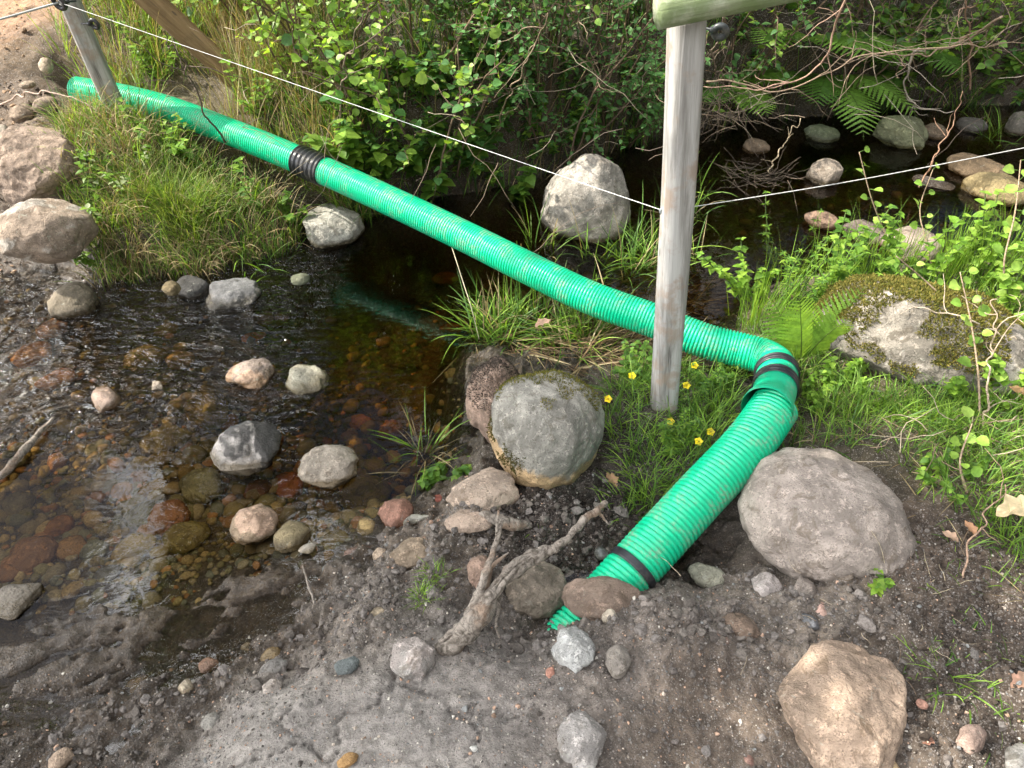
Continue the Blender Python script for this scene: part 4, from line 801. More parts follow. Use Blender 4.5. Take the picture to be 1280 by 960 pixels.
def poly_pts(poly, n, r, z=.1, wfun=None):
    W = np.array([at_z(u, v, z)[:2] for u, v in poly]); P = r.uniform(W.min(0), W.max(0), (n * 6, 2)); P = P[sdf_poly(P[:, 0], P[:, 1], W) < 0]
    if wfun is not None: P = P[r.random(len(P)) < wfun(P[:, 0], P[:, 1])]
    return P[:n]
def tuftgrid(P, r, share=.7, nt=None, rad=.02):
    n = len(P); nt = nt or max(1, n // 22); c = P[r.integers(n, size=nt)]; k = r.integers(nt, size=n); m = r.random(n) < share
    Q = c[k] + r.normal(0, rad, (n, 2)); return np.where(m[:, None], Q, P), np.where(m, np.arctan2((Q - c[k])[:, 1], (Q - c[k])[:, 0]), r.uniform(0, 6.28, n))
def grass(name, label, poly, n, L, w, pal, seed, th=(.05, .5), bend=(.3, 1.6), z=.1, tuft=.75, rad=.025, mat='grass', stuff=True, maxz=9, minz=-.03, wfun=None, cat='grass', windaz=None, nt=None):
    r = np.random.default_rng(seed); P = poly_pts(poly, n, r, z, wfun); P, az = tuftgrid(P, r, tuft, nt, rad); az = az + r.normal(0, .6, len(P))
    if windaz is not None: az = windaz + r.normal(0, .7, len(P))
    H = height(P[:, 0], P[:, 1], False); ok = (H > minz) & (H < maxz)
    if stuff:   # keep blades off the big stones
        for (cx, cy, ra) in KEEP: ok &= np.hypot(P[:, 0] - cx, P[:, 1] - cy) > ra
    P, H, az = P[ok], H[ok], az[ok]; n = len(P); H = H if stuff else np.maximum(H, -.025)
    P3 = np.stack([P[:, 0], P[:, 1], H - .005], 1)
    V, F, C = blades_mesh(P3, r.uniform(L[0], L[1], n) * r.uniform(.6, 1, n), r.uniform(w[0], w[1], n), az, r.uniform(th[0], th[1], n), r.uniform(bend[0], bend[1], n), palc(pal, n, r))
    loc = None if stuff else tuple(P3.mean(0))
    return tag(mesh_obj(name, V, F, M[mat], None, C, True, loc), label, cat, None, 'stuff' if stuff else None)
KEEP = []
for u, v, ra in ((1026, 640, .19), (684, 537, .13), (1152, 430, .17), (1100, 435, .12), (1205, 430, .12), (1049, 880, .15), (730, 250, .1), (50, 215, .13), (55, 300, .14)):
    p = at_z(u, v, .15); KEEP.append((p[0], p[1], ra))
for t in np.linspace(0, 1, 14):
    p = NP[0] * (1 - t) + NP[3] * t; KEEP.append((p[0], p[1], .06))
KEEP.append((ba[0], ba[1] - .12, .16)); KEEP.append((ba[0] - .08, ba[1] - .3, .12))
for t in np.linspace(0, 1, 26):
    p = smooth_path(PA[:6], 26)[int(t * 25)]; KEEP.append((p[0], p[1], .075)); KEEP.append((p[0] + .02, p[1] - .09, .035)) if t < .55 or t > .8 else None
LEFTB = [(95, 330), (75, 255), (95, 190), (150, 165), (300, 190), (378, 235), (375, 300), (330, 322), (200, 338)]
LBACK = [(70, 60), (120, 10), (330, 0), (430, 60), (440, 190), (360, 175), (260, 140), (180, 115), (110, 98)]
REARB = [(430, 235), (560, 235), (700, 200), (760, 170), (960, 130), (1290, 115), (1290, -60), (330, -60), (380, 190)]
RIGHTG = [(925, 440), (935, 405), (1000, 360), (1120, 345), (1290, 330), (1400, 420), (1420, 760), (1300, 790), (1235, 690), (1180, 660), (1140, 640), (1100, 560), (960, 560), (985, 480)]
MIDDLE = [(765, 470), (830, 450), (900, 455), (930, 490), (900, 545), (845, 605), (800, 645), (775, 560), (755, 530)]
grass('bank_grass', 'mixed green grass covering the left bank in front of the far pipe', LEFTB, 6000, (.08, .25), (.0022, .0045), FRESH + MIDG + [(.3, .27, .14)], 21, z=.2)
grass('bank_grass', 'dry pale blades mixed through the left bank grass', LEFTB, 3200, (.1, .3), (.002, .004), DRYC, 22, mat='dry', bend=(.8, 2.4), z=.2)
grass('bank_grass', 'sunlit yellowish grass behind the far end of the pipe', LBACK, 4200, (.12, .32), (.003, .006), FRESH + [(.3, .28, .12), (.24, .26, .09)], 23, z=.4)
grass('bank_grass', 'dark green grass and stems behind the black coupling', [(360, 120), (440, 120), (480, 200), (430, 225), (392, 180)], 1300, (.12, .34), (.003, .006), MIDG + DRYC[:2], 241, z=.25, th=(.0, .8))
grass('bank_grass', 'dry straw stems standing behind the far part of the pipe', LBACK, 1700, (.2, .55), (.0025, .005), DRYC, 24, mat='dry', th=(0, .35), bend=(.1, .9), z=.4)
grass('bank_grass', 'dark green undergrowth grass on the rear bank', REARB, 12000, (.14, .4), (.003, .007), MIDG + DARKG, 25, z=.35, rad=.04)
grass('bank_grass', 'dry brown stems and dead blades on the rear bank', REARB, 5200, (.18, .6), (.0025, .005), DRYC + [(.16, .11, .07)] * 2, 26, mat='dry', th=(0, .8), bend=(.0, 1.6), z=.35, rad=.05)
EDGE = [(400, 262), (440, 240), (560, 222), (700, 190), (770, 165), (900, 140), (960, 128), (1290, 112), (1290, 128), (960, 146), (900, 156), (770, 186), (700, 207), (560, 250), (440, 275)]
grass('bank_grass', 'overhanging dead blades along the rear water edge', EDGE, 2200, (.12, .32), (.0025, .005), DRYC + MIDG + [(.14, .1, .06)] * 3, 27, mat='dry', th=(.3, 1.2), bend=(.5, 1.8), z=.1, rad=.05)
grass('bank_grass', 'short green grass on the right bank around the mossy boulder', RIGHTG, 9000, (.05, .15), (.002, .0042), FRESH + MIDG, 28, z=.14, th=(.1, .9))
grass('bank_grass', 'long green grass growing against the front of the mossy boulder', [(1020, 490), (1100, 505), (1200, 520), (1290, 500), (1290, 540), (1150, 550), (1020, 520)], 600, (.05, .13), (.002, .004), FRESH, 281, z=.14, th=(.0, .6))
grass('bank_grass', 'dead straw lying through the right bank grass', RIGHTG, 1800, (.06, .16), (.0015, .003), DRYC, 29, mat='dry', th=(.9, 1.5), bend=(-.2, .6), z=.14)
grass('bank_grass', 'green grass around the foot of the near post', MIDDLE, 1700, (.06, .16), (.002, .004), MIDG + FRESH, 30, z=.09, th=(.1, .9))
RUSH = [(925, 400), (960, 362), (1060, 345), (1200, 330), (1300, 320), (1400, 360), (1250, 375), (1070, 375), (1000, 400), (960, 420)]
grass('tall_rush', 'tall thin bright green stems along the right water edge', RUSH, 900, (.16, .36), (.0022, .004), FRESH, 31, z=.1, th=(.0, .3), bend=(.0, .5), rad=.03)
grass('bank_grass', 'sparse green blades growing from the dark lower right soil', [(1130, 690), (1230, 700), (1330, 800), (1330, 980), (1160, 900)], 260, (.03, .09), (.002, .004), MIDG + FRESH, 32, th=(.4, 1.2), z=.14, nt=14)
# clumps one can point at
def at_poly(u, v, a, b): return [(u - a, v), (u, v - b), (u + a, v), (u, v + b)]
grass('grass_tussock', 'dense tussock of fine yellow green grass in the middle of the left bank', at_poly(235, 262, 60, 26), 1500, (.16, .27), (.0016, .0028), [(.2, .3, .05), (.15, .26, .04), (.26, .33, .08)], 33, th=(.05, .8), bend=(.5, 1.7), z=.15, tuft=1, nt=5, rad=.03, stuff=False, cat='grass tussock')
grass('grass_tussock', 'straggling pale reed tuft standing in the pool beside the upright stone', at_poly(520, 565, 26, 22), 44, (.10, .24), (.0028, .005), FRESH[:2] + DRYC[:2], 34, th=(.5, 1.2), bend=(.1, 1.2), z=0, minz=-.4, tuft=1, nt=3, rad=.02, stuff=False, cat='grass tussock')
for lb, u, v, a, b, n, L, sd in [('broad bladed green reeds in front of the tall pale boulder', 800, 320, 70, 22, 200, (.14, .32), 35), ('broad green reeds between the pipe and the upright pinkish stone', 650, 412, 80, 30, 360, (.12, .30), 36),
                              ('green reeds below the pipe left of the near post', 735, 425, 60, 26, 240, (.12, .26), 37), ('green reed blades between tall pale boulder and the near post', 858, 255, 40, 30, 60, (.15, .3), 38),
                              ('upright green iris leaves on the rear bank at the right', 1190, 130, 24, 14, 50, (.2, .4), 39), ('reed blades left of the tall pale boulder', 680, 300, 26, 16, 40, (.15, .3), 40),
                              ('pale green blades overhanging the water at the foot of the left bank', 310, 322, 60, 8, 60, (.12, .28), 41), ('green blades at the right end of the rear bank', 1245, 170, 30, 16, 40, (.15, .3), 42)]:
    grass('grass_tussock', lb, at_poly(u, v, a, b), n, L, (.003, .0065), FRESH + MIDG[:2] + DRYC[:1], sd, th=(.1, 1.2), bend=(.1, 1.5), z=0, minz=-.4, tuft=.9, nt=14, rad=.03, stuff=False, cat='grass tussock')
grass('dead_reeds', 'flattened mat of dead brown reeds in the water below the pipe', [(560, 420), (600, 360), (700, 380), (830, 410), (860, 445), (760, 470), (640, 430)], 900, (.14, .36), (.003, .006), DRYC + [(.18, .12, .07), (.13, .09, .06)] * 2, 43, mat='dry', th=(1.1, 1.55), bend=(-.1, .3), z=.02, minz=-.1, windaz=-.5)
grass('dead_reeds', 'dead brown reeds floating beside the tall pale boulder', [(690, 300), (760, 280), (870, 290), (870, 340), (760, 335)], 260, (.14, .34), (.003, .006), DRYC + [(.2, .14, .08)] * 2, 44, mat='dry', th=(1.25, 1.55), bend=(-.1, .2), z=.0, minz=-.5, windaz=-.2)
for lb, u, v, n, sd in [('small bright green grass tuft on the mud, the upper one', 540, 722, 90, 45), ('small bright green grass tuft on the mud, the lower one', 533, 748, 110, 46), ('tiny grass tuft on dark soil above the driftwood tip', 676, 654, 30, 47), ('tiny green tuft beside the right dark soil mound', 1148, 842, 26, 48)]:
    grass('grass_tussock', lb, at_poly(u, v, 14, 8), n, (.018, .05), (.0012, .0022), FRESH, sd, th=(.1, 1.1), bend=(.2, 1.2), z=.1, tuft=1, nt=5, rad=.012, stuff=False, cat='grass tussock')
# submerged blades etc. lifted onto the surface where their root is under water
# ------------------------------------------------------------------ leaves
def tmpl(kind):
    if kind == 'ovate': rows = [(0, 0), (.16, .24), (.42, .36), (.7, .24), (1, 0)]
    elif kind == 'round': rows = [(0, .02), (.14, .34), (.45, .5), (.78, .36), (1, 0)]
    elif kind == 'narrow': rows = [(0, 0), (.2, .12), (.5, .16), (.75, .1), (1, 0)]
    elif kind == 'big': rows = [(0, 0), (.15, .3), (.4, .42), (.7, .27), (1, 0)]
    V = []; 
    for y, h in rows:
        z = -.18 * y * y
        if y in (0, 1) or h == 0: V.append((0, y, z))
        else: V += [(-h, y - .03, z + h * .28), (0, y, z), (h, y - .03, z + h * .28)]
    if rows[0][1] > 0: pass
    F3 = [(0, 2, 1), (0, 3, 2), (10, 7, 8), (10, 8, 9)]; F4 = [(1, 2, 5, 4), (2, 3, 6, 5), (4, 5, 8, 7), (5, 6, 9, 8)]
    return np.array(V, float), np.array(F3), np.array(F4)
TM = {k: tmpl(k) for k in ('ovate', 'round', 'narrow', 'big')}
def pinna():
    V = []; n = 15
    for i in range(n):
        y = i / n; h = .10 * (1 - y) ** .55 * (1.15 if i % 2 else .6); V += [(-h, y + .02 * (i % 2), 0), (h, y + .02 * (i % 2), 0)]
    V.append((0, 1, 0)); return np.array(V), np.array([(2 * n - 2, 2 * n - 1, 2 * n)]), np.array([(2 * i, 2 * i + 1, 2 * i + 3, 2 * i + 2) for i in range(n - 1)])
TM['pinna'] = pinna()
def leaves_mesh(P, D, U, S, C, kind='ovate'):
    T, F3, F4 = TM[kind]; n = len(P); D = D / np.linalg.norm(D, axis=1)[:, None]; X = np.cross(D, U); X /= np.linalg.norm(X, axis=1)[:, None] + 1e-9; N = np.cross(X, D)
    V = P[:, None] + S[:, None, None] * (T[None, :, 0:1] * X[:, None] + T[None, :, 1:2] * D[:, None] + T[None, :, 2:3] * N[:, None])
    k = len(T); o = (np.arange(n) * k)[:, None, None]
    return V.reshape(-1, 3), [(F3[None] + o).reshape(-1, 3), (F4[None] + o).reshape(-1, 4)], np.repeat(C, k, 0)
class Leaves:
    def __init__(s): s.P = []; s.D = []; s.U = []; s.S = []
    def add(s, p, d, u, sz): s.P.append(p); s.D.append(d); s.U.append(u); s.S.append(sz)
    def build(s, pal, r, kind, root, mat='leaf', name='leaves'):
        n = len(s.P); V, F, C = leaves_mesh(np.array(s.P), np.array(s.D), np.array(s.U), np.array(s.S), palc(pal, n, r), kind); return part(name, V, F, M[mat], root, C)
def shrub(label, base, h, spread, nst, seed, size, pal, kind='ovate', twigs=7, lpt=9, cat='shrub', lean=(0, 0), name='shrub', r0=.006, bark=(.13, .09, .06), jit=.45, tl=.3, arch=-.2, hang=0., lowest=.2, group=None):
    r = np.random.default_rng(seed); base = np.array(base, float); e_ = empty(name, tuple(base), label, cat, group); B = Buf(); Lv = Leaves()
    for i in range(nst):
        a = r.uniform(0, 6.28); b = base + np.array([math.cos(a), math.sin(a), 0]) * r.uniform(0, spread * .35); b[2] = max(hh(b[0], b[1]), base[2] - .3) - .02
        d = np.array([math.cos(a) * spread / h * .8 + lean[0], math.sin(a) * spread / h * .8 + lean[1], 1.]); Ls = h * r.uniform(.65, 1.1)
        P = wander(b, d, Ls, 12, jit * .5, arch, r); V, F3, F4 = tube(P, np.linspace(r0, r0 * .35, 12), 5); B.add(V, F3, F4, np.array(bark) * r.uniform(.7, 1.4))
        for k in range(twigs):
            q = r.uniform(lowest, .99); m = int(q * 11); p = P[m]; dd = P[min(m + 1, 11)] - P[max(m - 1, 0)]; dd /= np.linalg.norm(dd); dd = dd * .6 + r.normal(0, .6, 3); dd[2] += .1
            T = wander(p, dd, Ls * tl * r.uniform(.5, 1.2), 7, jit, -.3 - hang, r); V, F3, F4 = tube(T, np.linspace(r0 * .4, r0 * .15, 7), 4, cap=False); B.add(V, F3, F4, np.array(bark) * r.uniform(.8, 1.5))
            for j in range(lpt):
                s = (j + .7) / lpt; f = s * 6; i0 = min(int(f), 5); p2 = T[i0] + (T[i0 + 1] - T[i0]) * (f - i0); td = T[i0 + 1] - T[i0]; td /= np.linalg.norm(td)
                sd = np.cross(td, [0, 0, 1.]); sd /= np.linalg.norm(sd) + 1e-9; ld = td * .5 + sd * (1 if j % 2 else -1) * .9 + r.normal(0, .3, 3); up = np.array([0, 0, 1.]) + r.normal(0, .45, 3)
                Lv.add(p2, ld, up, size * r.uniform(.4, 1.2))
    V, F, C = B.out(); part('stems', V, F, M['twig'], e_, C); Lv.build(pal, r, kind, e_); return e_
LIGHT = [(.26, .42, .07), (.2, .36, .06), (.32, .48, .1)]
LIGHT_ = [(.24, .4, .06), (.18, .33, .05), (.3, .46, .09)]
SMALLG = [(.10, .24, .07), (.08, .2, .06), (.14, .3, .1)]
shrub('young bright leaved birch shrub at the top, left of centre', ground(395, 100), 1.0, .38, 12, 51, .042, LIGHT, 'round', 7, 6)
shrub('bright leaved shrub hanging over the middle of the pipe from behind', ground(470, 150), .55, .26, 9, 52, .038, LIGHT + MIDG[:1], 'round', 6, 6, arch=-.5)
shrub('thin stemmed shrub with pale round leaves behind the fence rope', ground(540, 120), .9, .4, 10, 53, .042, LIGHT + SMALLG, 'round', 7, 6)
shrub('dense small leaved green shrub left of the near post', ground(680, 120), .85, .42, 22, 54, .03, SMALLG, 'ovate', 11, 12)
shrub('small leaved green shrub beside the near post', ground(775, 105), .85, .36, 18, 55, .03, SMALLG, 'ovate', 12, 12)
shrub('small leaved green shrub at the top centre', ground(590, 60), .95, .5, 20, 56, .034, SMALLG + MIDG, 'ovate', 12, 11)
shrub('dark leafy shrub filling the top left behind the plank', ground(330, 30), .8, .5, 12, 57, .04, MIDG + LIGHT, 'round', 7, 8)
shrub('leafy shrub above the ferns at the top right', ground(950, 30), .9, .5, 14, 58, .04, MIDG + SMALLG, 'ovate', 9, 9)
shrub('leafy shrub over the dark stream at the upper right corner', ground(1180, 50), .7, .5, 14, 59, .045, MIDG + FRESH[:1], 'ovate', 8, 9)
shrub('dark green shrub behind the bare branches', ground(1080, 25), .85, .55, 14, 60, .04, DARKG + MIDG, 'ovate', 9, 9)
shrub('leafy shrub beyond the top right corner', ground(1290, 20), .9, .5, 12, 61, .045, MIDG, 'ovate', 8, 9)
def leafy(label, u, v, h, n, seed, size, pal, kind='big', name='leafy_plant', cat='plant', whorl=3, z=None):
    r = np.random.default_rng(seed); b = ground(u, v); e_ = empty(name, tuple(b), label, cat); B = Buf(); Lv = Leaves()
    for i in range(n):
        a = r.uniform(0, 6.28); p = b + np.array([math.cos(a), math.sin(a), 0]) * r.uniform(0, .07); p[2] = hh(p[0], p[1]) - .01
        P = wander(p, [math.cos(a) * .4, math.sin(a) * .4 - .15, 1], h * r.uniform(.6, 1.1), 9, .2, -.1, r); V, F3, F4 = tube(P, np.linspace(.003, .0015, 9), 5); B.add(V, F3, F4, np.array([.09, .14, .04]))
        for k in range(2, 9):
            a0 = r.uniform(0, 6.28)
            for q in range(whorl):
                t = a0 + q * 2 * math.pi / whorl; d = np.array([math.cos(t), math.sin(t), r.uniform(-.3, .5)]); Lv.add(P[k], d, np.array([0, 0, 1.]) + r.normal(0, .2, 3), size * r.uniform(.6, 1.1) * (1 if k < 8 else .7))
    V, F, C = B.out(); part('stems', V, F, M['twig'], e_, C); Lv.build(pal, r, kind, e_); return e_
leafy('nettle like plant with toothed leaves above the middle of the pipe', 455, 200, .3, 7, 71, .065, MIDG + LIGHT[:1])
leafy('leafy green plant overhanging the dark water behind the pipe', 520, 225, .28, 6, 72, .07, MIDG)
leafy('broad leaved plant at the water edge left of the tall pale boulder', 630, 232, .2, 5, 73, .055, MIDG)
leafy('leafy plant low on the rear bank in front of the small leaved shrub', 570, 175, .34, 6, 74, .06, MIDG + SMALLG)
leafy('pale leaved plant on the left bank beside the boulders', 120, 270, .22, 5, 75, .032, FRESH + [(.3, .36, .2)], 'ovate')
for i, (lb, u, v, h, n, s_, kd, wh, pl) in enumerate([('tall leafy weed rising between the near post and the bright fern', 945, 372, .34, 6, .034, 'ovate', 4, FRESH), ('tall feathery green weed behind the bright fern, in front of the dark stream', 972, 350, .38, 7, .03, 'narrow', 6, FRESH + MIDG),
        ('leafy weed at the water edge behind the left end of the mossy boulder', 1050, 355, .3, 7, .036, 'ovate', 4, FRESH + MIDG), ('leafy weed behind the middle of the mossy boulder', 1120, 352, .26, 7, .036, 'big', 3, FRESH), ('round leaved weed behind the right end of the mossy boulder', 1200, 352, .3, 7, .034, 'round', 3, LIGHT_),
        ('broad weed at the right edge beside the mossy boulder', 1262, 400, .28, 8, .04, 'round', 3, LIGHT_), ('low broad leaved weed covering the right foot of the mossy boulder', 1245, 480, .16, 9, .034, 'round', 3, LIGHT_), ('small fresh weed against the left foot of the mossy boulder', 1055, 488, .1, 8, .026, 'ovate', 4, FRESH),
        ('toothed weed in the sunny left bank grass near the far pipe', 215, 205, .22, 6, .034, 'ovate', 3, FRESH), ('broad leaved weed in the left grass above the yellow tussock', 270, 225, .22, 6, .036, 'big', 3, FRESH + MIDG), ('weed at the lower left corner of the left bank grass', 125, 318, .2, 6, .03, 'ovate', 3, FRESH + MIDG), ('leafy weed overhanging the stone at the grassy bank end', 345, 262, .2, 6, .032, 'ovate', 3, MIDG),
        ('pale weed behind the far pipe near its end', 200, 100, .26, 6, .036, 'big', 3, FRESH), ('pale weed behind the far pipe near the coupling', 330, 150, .26, 6, .034, 'ovate', 4, FRESH)]):
    leafy(lb, u, v, h, n, 500 + i, s_, pl, kd, whorl=wh)
leafy('small leafy plant on the left bank near the leaning post', 165, 232, .2, 5, 76, .03, FRESH + [(.28, .34, .2)], 'ovate')
leafy('broad leaved plant at the upper right rear bank', 1120, 90, .35, 6, 77, .08, MIDG)
leafy('leafy plant under the top right shrub', 1230, 105, .3, 6, 78, .06, MIDG)
leafy('goosegrass like plant with narrow whorled leaves right of the near post', 985, 385, .30, 9, 79, .028, FRESH + MIDG, 'narrow', whorl=6)
leafy('second narrow leaved plant rising behind the bright fern', 1040, 372, .26, 6, 80, .03, FRESH, 'narrow', whorl=5)
leafy('green herb with small leaves touching the pipe beside the near post', 790, 470, .12, 10, 81, .024, MIDG, 'ovate')
leafy('low green herb patch between post and pipe bend', 880, 480, .11, 12, 82, .022, MIDG + FRESH[:1], 'narrow', whorl=5)
leafy('green herb in front of the post foot', 850, 560, .10, 12, 83, .022, MIDG + FRESH, 'narrow', whorl=5)
leafy('small herb right of the pipe bend', 1010, 500, .1, 8, 84, .022, FRESH, 'ovate')
leafy('herb with round leaves at the foot of the mossy boulder', 1210, 500, .14, 8, 85, .026, FRESH, 'round')
leafy('low green weed between the large boulder and dark soil mound', 1105, 725, .06, 7, 86, .024, FRESH, 'ovate')
leafy('small green weed at the water edge behind the tan angular stone', 560, 598, .08, 5, 87, .028, MIDG, 'ovate')
leafy('low creeping weed in the right grass', 1180, 600, .09, 9, 88, .022, FRESH + MIDG, 'ovate')
_r = np.random.default_rng(88)
for i, (u, v, w1, w2) in enumerate([(440, 165, 'toothed weed', 'behind the coupling of the pipe'), (478, 182, 'green herb', 'left of centre, just behind the pipe'), (500, 150, 'leafy weed', 'under the bright leaved shrub'), (545, 205, 'drooping weed', 'at the water edge behind the middle of the pipe'), (590, 205, 'low herb', 'on the water edge below the middle shrubs'),
    (610, 165, 'leafy herb', 'in the gap between the middle shrubs'), (650, 190, 'weed', 'at the foot of the small leaved shrub'), (690, 175, 'small herb', 'above the tall pale boulder to its left'), (730, 160, 'shaded herb', 'directly above the tall pale boulder'), (780, 150, 'shaded leafy weed', 'left of the near post by the stream'), (540, 120, 'green weed', 'in the upper centre undergrowth'),
    (640, 120, 'leafy weed', 'deep in the centre undergrowth'), (930, 95, 'green herb', 'under the fern next to the near post'), (1090, 80, 'leafy herb', 'between the upper right ferns'), (1170, 85, 'weed', 'by the upright iris leaves'), (1270, 90, 'leafy weed', 'at the right end of the rear bank')]):
    leafy(f'{w1} {w2}', u, v, .18 + .1 * _r.random(), 8, 400 + i, .03 + .018 * _r.random(), MIDG + SMALLG + LIGHT[:1], 'ovate' if i % 2 else 'big', whorl=4)
# saplings with big round leaves
def sapling(label, pts, size, n, seed, pal=LIGHT):
    r = np.random.default_rng(seed); P = smooth_path(np.array(pts), 40); e_ = empty('sapling', tuple(P[0]), label, 'sapling'); V, F3, F4 = tube(P, np.linspace(.0035, .0015, 40), 6); part('stem', V, [F3, F4], M['twig'], e_, np.full((len(V), 3), 1.) * [.3, .22, .15]); Lv = Leaves(); B = Buf()
    for i in range(n):
        f = .3 + .7 * i / (n - 1); p = P[int(f * 39)]; a = i * 2.4 + r.uniform(-.4, .4); d = np.array([math.cos(a), math.sin(a) - .2, r.uniform(.1, .7)]); d /= np.linalg.norm(d); q = p + d * .02
        V, F3, F4 = tube(np.array([p, p + d * .01, q]), .001, 4); B.add(V, F3, F4, np.array([.1, .18, .04])); Lv.add(q, d, np.array([0, -.6, 1]) + r.normal(0, .3, 3), size * r.uniform(.6, 1.1))
    V, F, C = B.out(); part('leaf_stalks', V, F, M['twig'], e_, C); Lv.build(pal, r, 'round', e_)
sapling('pale stemmed sapling with round leaves rising across the fence rope', [at_z(1130, 345, .12), at_z(1110, 300, .2), at_z(1090, 250, .33), at_z(1074, 190, .48)], .034, 9, 91)
sapling('tall leafy sapling right of the first, over the brown stream stones', [at_z(1168, 360, .12), at_z(1160, 310, .2), at_z(1150, 262, .3), at_z(1166, 212, .42)], .03, 12, 92)
sapling('round leaved sapling in front of the mossy boulder', [at_z(1225, 520, .2), at_z(1222, 460, .28), at_z(1215, 410, .36), at_z(1200, 340, .46)], .036, 14, 93)
sapling('bare stemmed sapling leaning left over the mossy boulder', [at_z(1250, 420, .2), at_z(1200, 390, .28), at_z(1150, 345, .36), at_z(1120, 320, .42)], .028, 7, 94)
sapling('leafy sapling at the right edge above the mossy boulder', [at_z(1262, 380, .15), at_z(1255, 330, .3), at_z(1268, 270, .42), at_z(1276, 200, .52)], .04, 11, 95)
sapling('small sapling in the right grass above the large dead leaf', [at_z(1210, 620, .2), at_z(1200, 580, .26), at_z(1215, 530, .33)], .03, 7, 96)
# ferns
def fern(label, base, dirs, L, seed, pal, scale=1., arch=-1.1, face=(0, 0, 1.)):
    r = np.random.default_rng(seed); base = np.array(base, float); e_ = empty('fern', tuple(base), label, 'fern')
    for (ax_, ay_, az_) in dirs:
        P = wander(base + r.normal(0, .008, 3), [ax_, ay_, az_], L * r.uniform(.8, 1.1), 26, .06, arch, r); B = Buf(); V, F3, F4 = tube(P, np.linspace(.0022, .0006, 26), 5); B.add(V, F3, F4, np.array([.13, .2, .05]))
        T = np.gradient(P, axis=0); T /= np.linalg.norm(T, axis=1)[:, None]; col = np.array(pal[r.integers(len(pal))])
        LP = []; LD = []; LU = []; LS = []; LC = []
        for i in np.arange(2.5, 25, 1.25):
            s = i / 25; f0 = i - int(i); Pi = P[int(i)] * (1 - f0) + P[int(i) + 1] * f0; Ti = T[int(i)]; pl = L * .30 * (math.sin(math.pi * min(1, s * .92 + .12)) ** .7) * scale; sd = np.cross(Ti, face); sd /= np.linalg.norm(sd); up = np.cross(sd, Ti)
            for g in (-1, 1):
                d = sd * g + Ti * .5 - up * .12; d /= np.linalg.norm(d); m = max(3, int(pl / (L * .021))); q2 = np.cross(d, up)
                LP.append(Pi); LD.append(d - up * .05); LU.append(up + r.normal(0, .1, 3)); LS.append(pl); LC.append(col * r.uniform(.8, 1.15))
        V, F, C = leaves_mesh(np.array(LP), np.array(LD), np.array(LU), np.array(LS), np.array(LC), 'pinna'); B.add(V, F[0], F[1], C)
        V, F, C = B.out(); part('frond', V, F, M['leaf'], e_, C)
FB = ground(1000, 452)
fern('bright green fern standing beside the pipe bend', FB, [(-.2, -.1, 1), (.25, -.1, 1), (-.55, .1, 1), (.6, .1, .9)], .27, 101, [(.24, .42, .07), (.2, .36, .06)], 1., -.35, (.1, -.85, .5))
for lb, u, v, L, dirs, sd in [
 ('fern fronds drooping over the water left of the mossy stream stone', 1035, 105, .5, [(-.5, -.8, .5), (.1, -1, .4), (.6, -.8, .5), (-.9, -.2, .6)], 102), ('fern in the middle of the upper right bank', 1000, 60, .55, [(-.6, -.6, .7), (.3, -.9, .7), (.8, -.5, .6)], 103),
 ('darker fern close to the near post on the rear bank', 905, 112, .45, [(-.5, -.8, .5), (.4, -.9, .5), (.9, -.2, .6)], 104), ('fern above the right end of the stream', 1130, 70, .45, [(-.6, -.8, .6), (.2, -1, .5), (.8, -.5, .7)], 105),
 ('tall upright fern near the top between post and corner', 985, 20, .5, [(-.1, -.3, 1), (.3, -.3, 1), (-.5, -.3, .9)], 106)]:
    fern(lb, ground(u, v), dirs, L, sd, [(.14, .28, .045), (.18, .34, .06), (.10, .22, .04)])
# buttercups
def buttercup(label, foot, u, v, zt, seed):
    r = np.random.default_rng(seed); b = ground(*foot); t = at_z(u, v, zt); e_ = empty('buttercup', tuple(b), label, 'flower'); m = (b + t) / 2 + r.normal(0, .008, 3); P = smooth_path(np.array([b, m, t]), 14)
    V, F3, F4 = tube(P, .0011, 5); part('stem', V, [F3, F4], M['twig'], e_, np.full((len(V), 3), 1.) * [.1, .2, .04]); Lv = Leaves(); fc = np.array([0, -.45, .9])
    for k in range(5):
        a = k * 2 * math.pi / 5; x = np.array([1., 0, 0]); y = np.cross(fc, x); d = x * math.cos(a) + y * math.sin(a) + fc * .35; Lv.add(t, d, fc, .0125)
    Lv.build([(.85, .68, .02)], r, 'round', e_, 'petal', 'petals')
    V, F = ICO[1]; part('flower_centre', V * .003 + t + fc * .003, F, M['petal'], e_, np.full((len(V), 3), 1.) * [.6, .5, .03])
for i, (lb, f, u, v, z) in enumerate([('yellow buttercup in front of the grey post, the brightest and largest', (862, 540), 858, 482, .17), ('yellow buttercup by the right side of the round grey boulder', (775, 530), 760, 499, .16),
    ('yellow buttercup right of the post foot, upper of the lower two', (895, 570), 888, 540, .13), ('yellow buttercup lowest of all near the pipe', (880, 580), 873, 552, .13), ('small yellow bud against the post wood', (830, 520), 826, 451, .17), ('yellow buttercup close to the post foot', (840, 545), 838, 527, .13),
    ('half hidden buttercup left of the post', (800, 530), 790, 470, .15), ('tiny yellow bud above the pipe edge grass', (880, 500), 868, 457, .13)]): buttercup(lb, f, u, v, z, 110 + i)
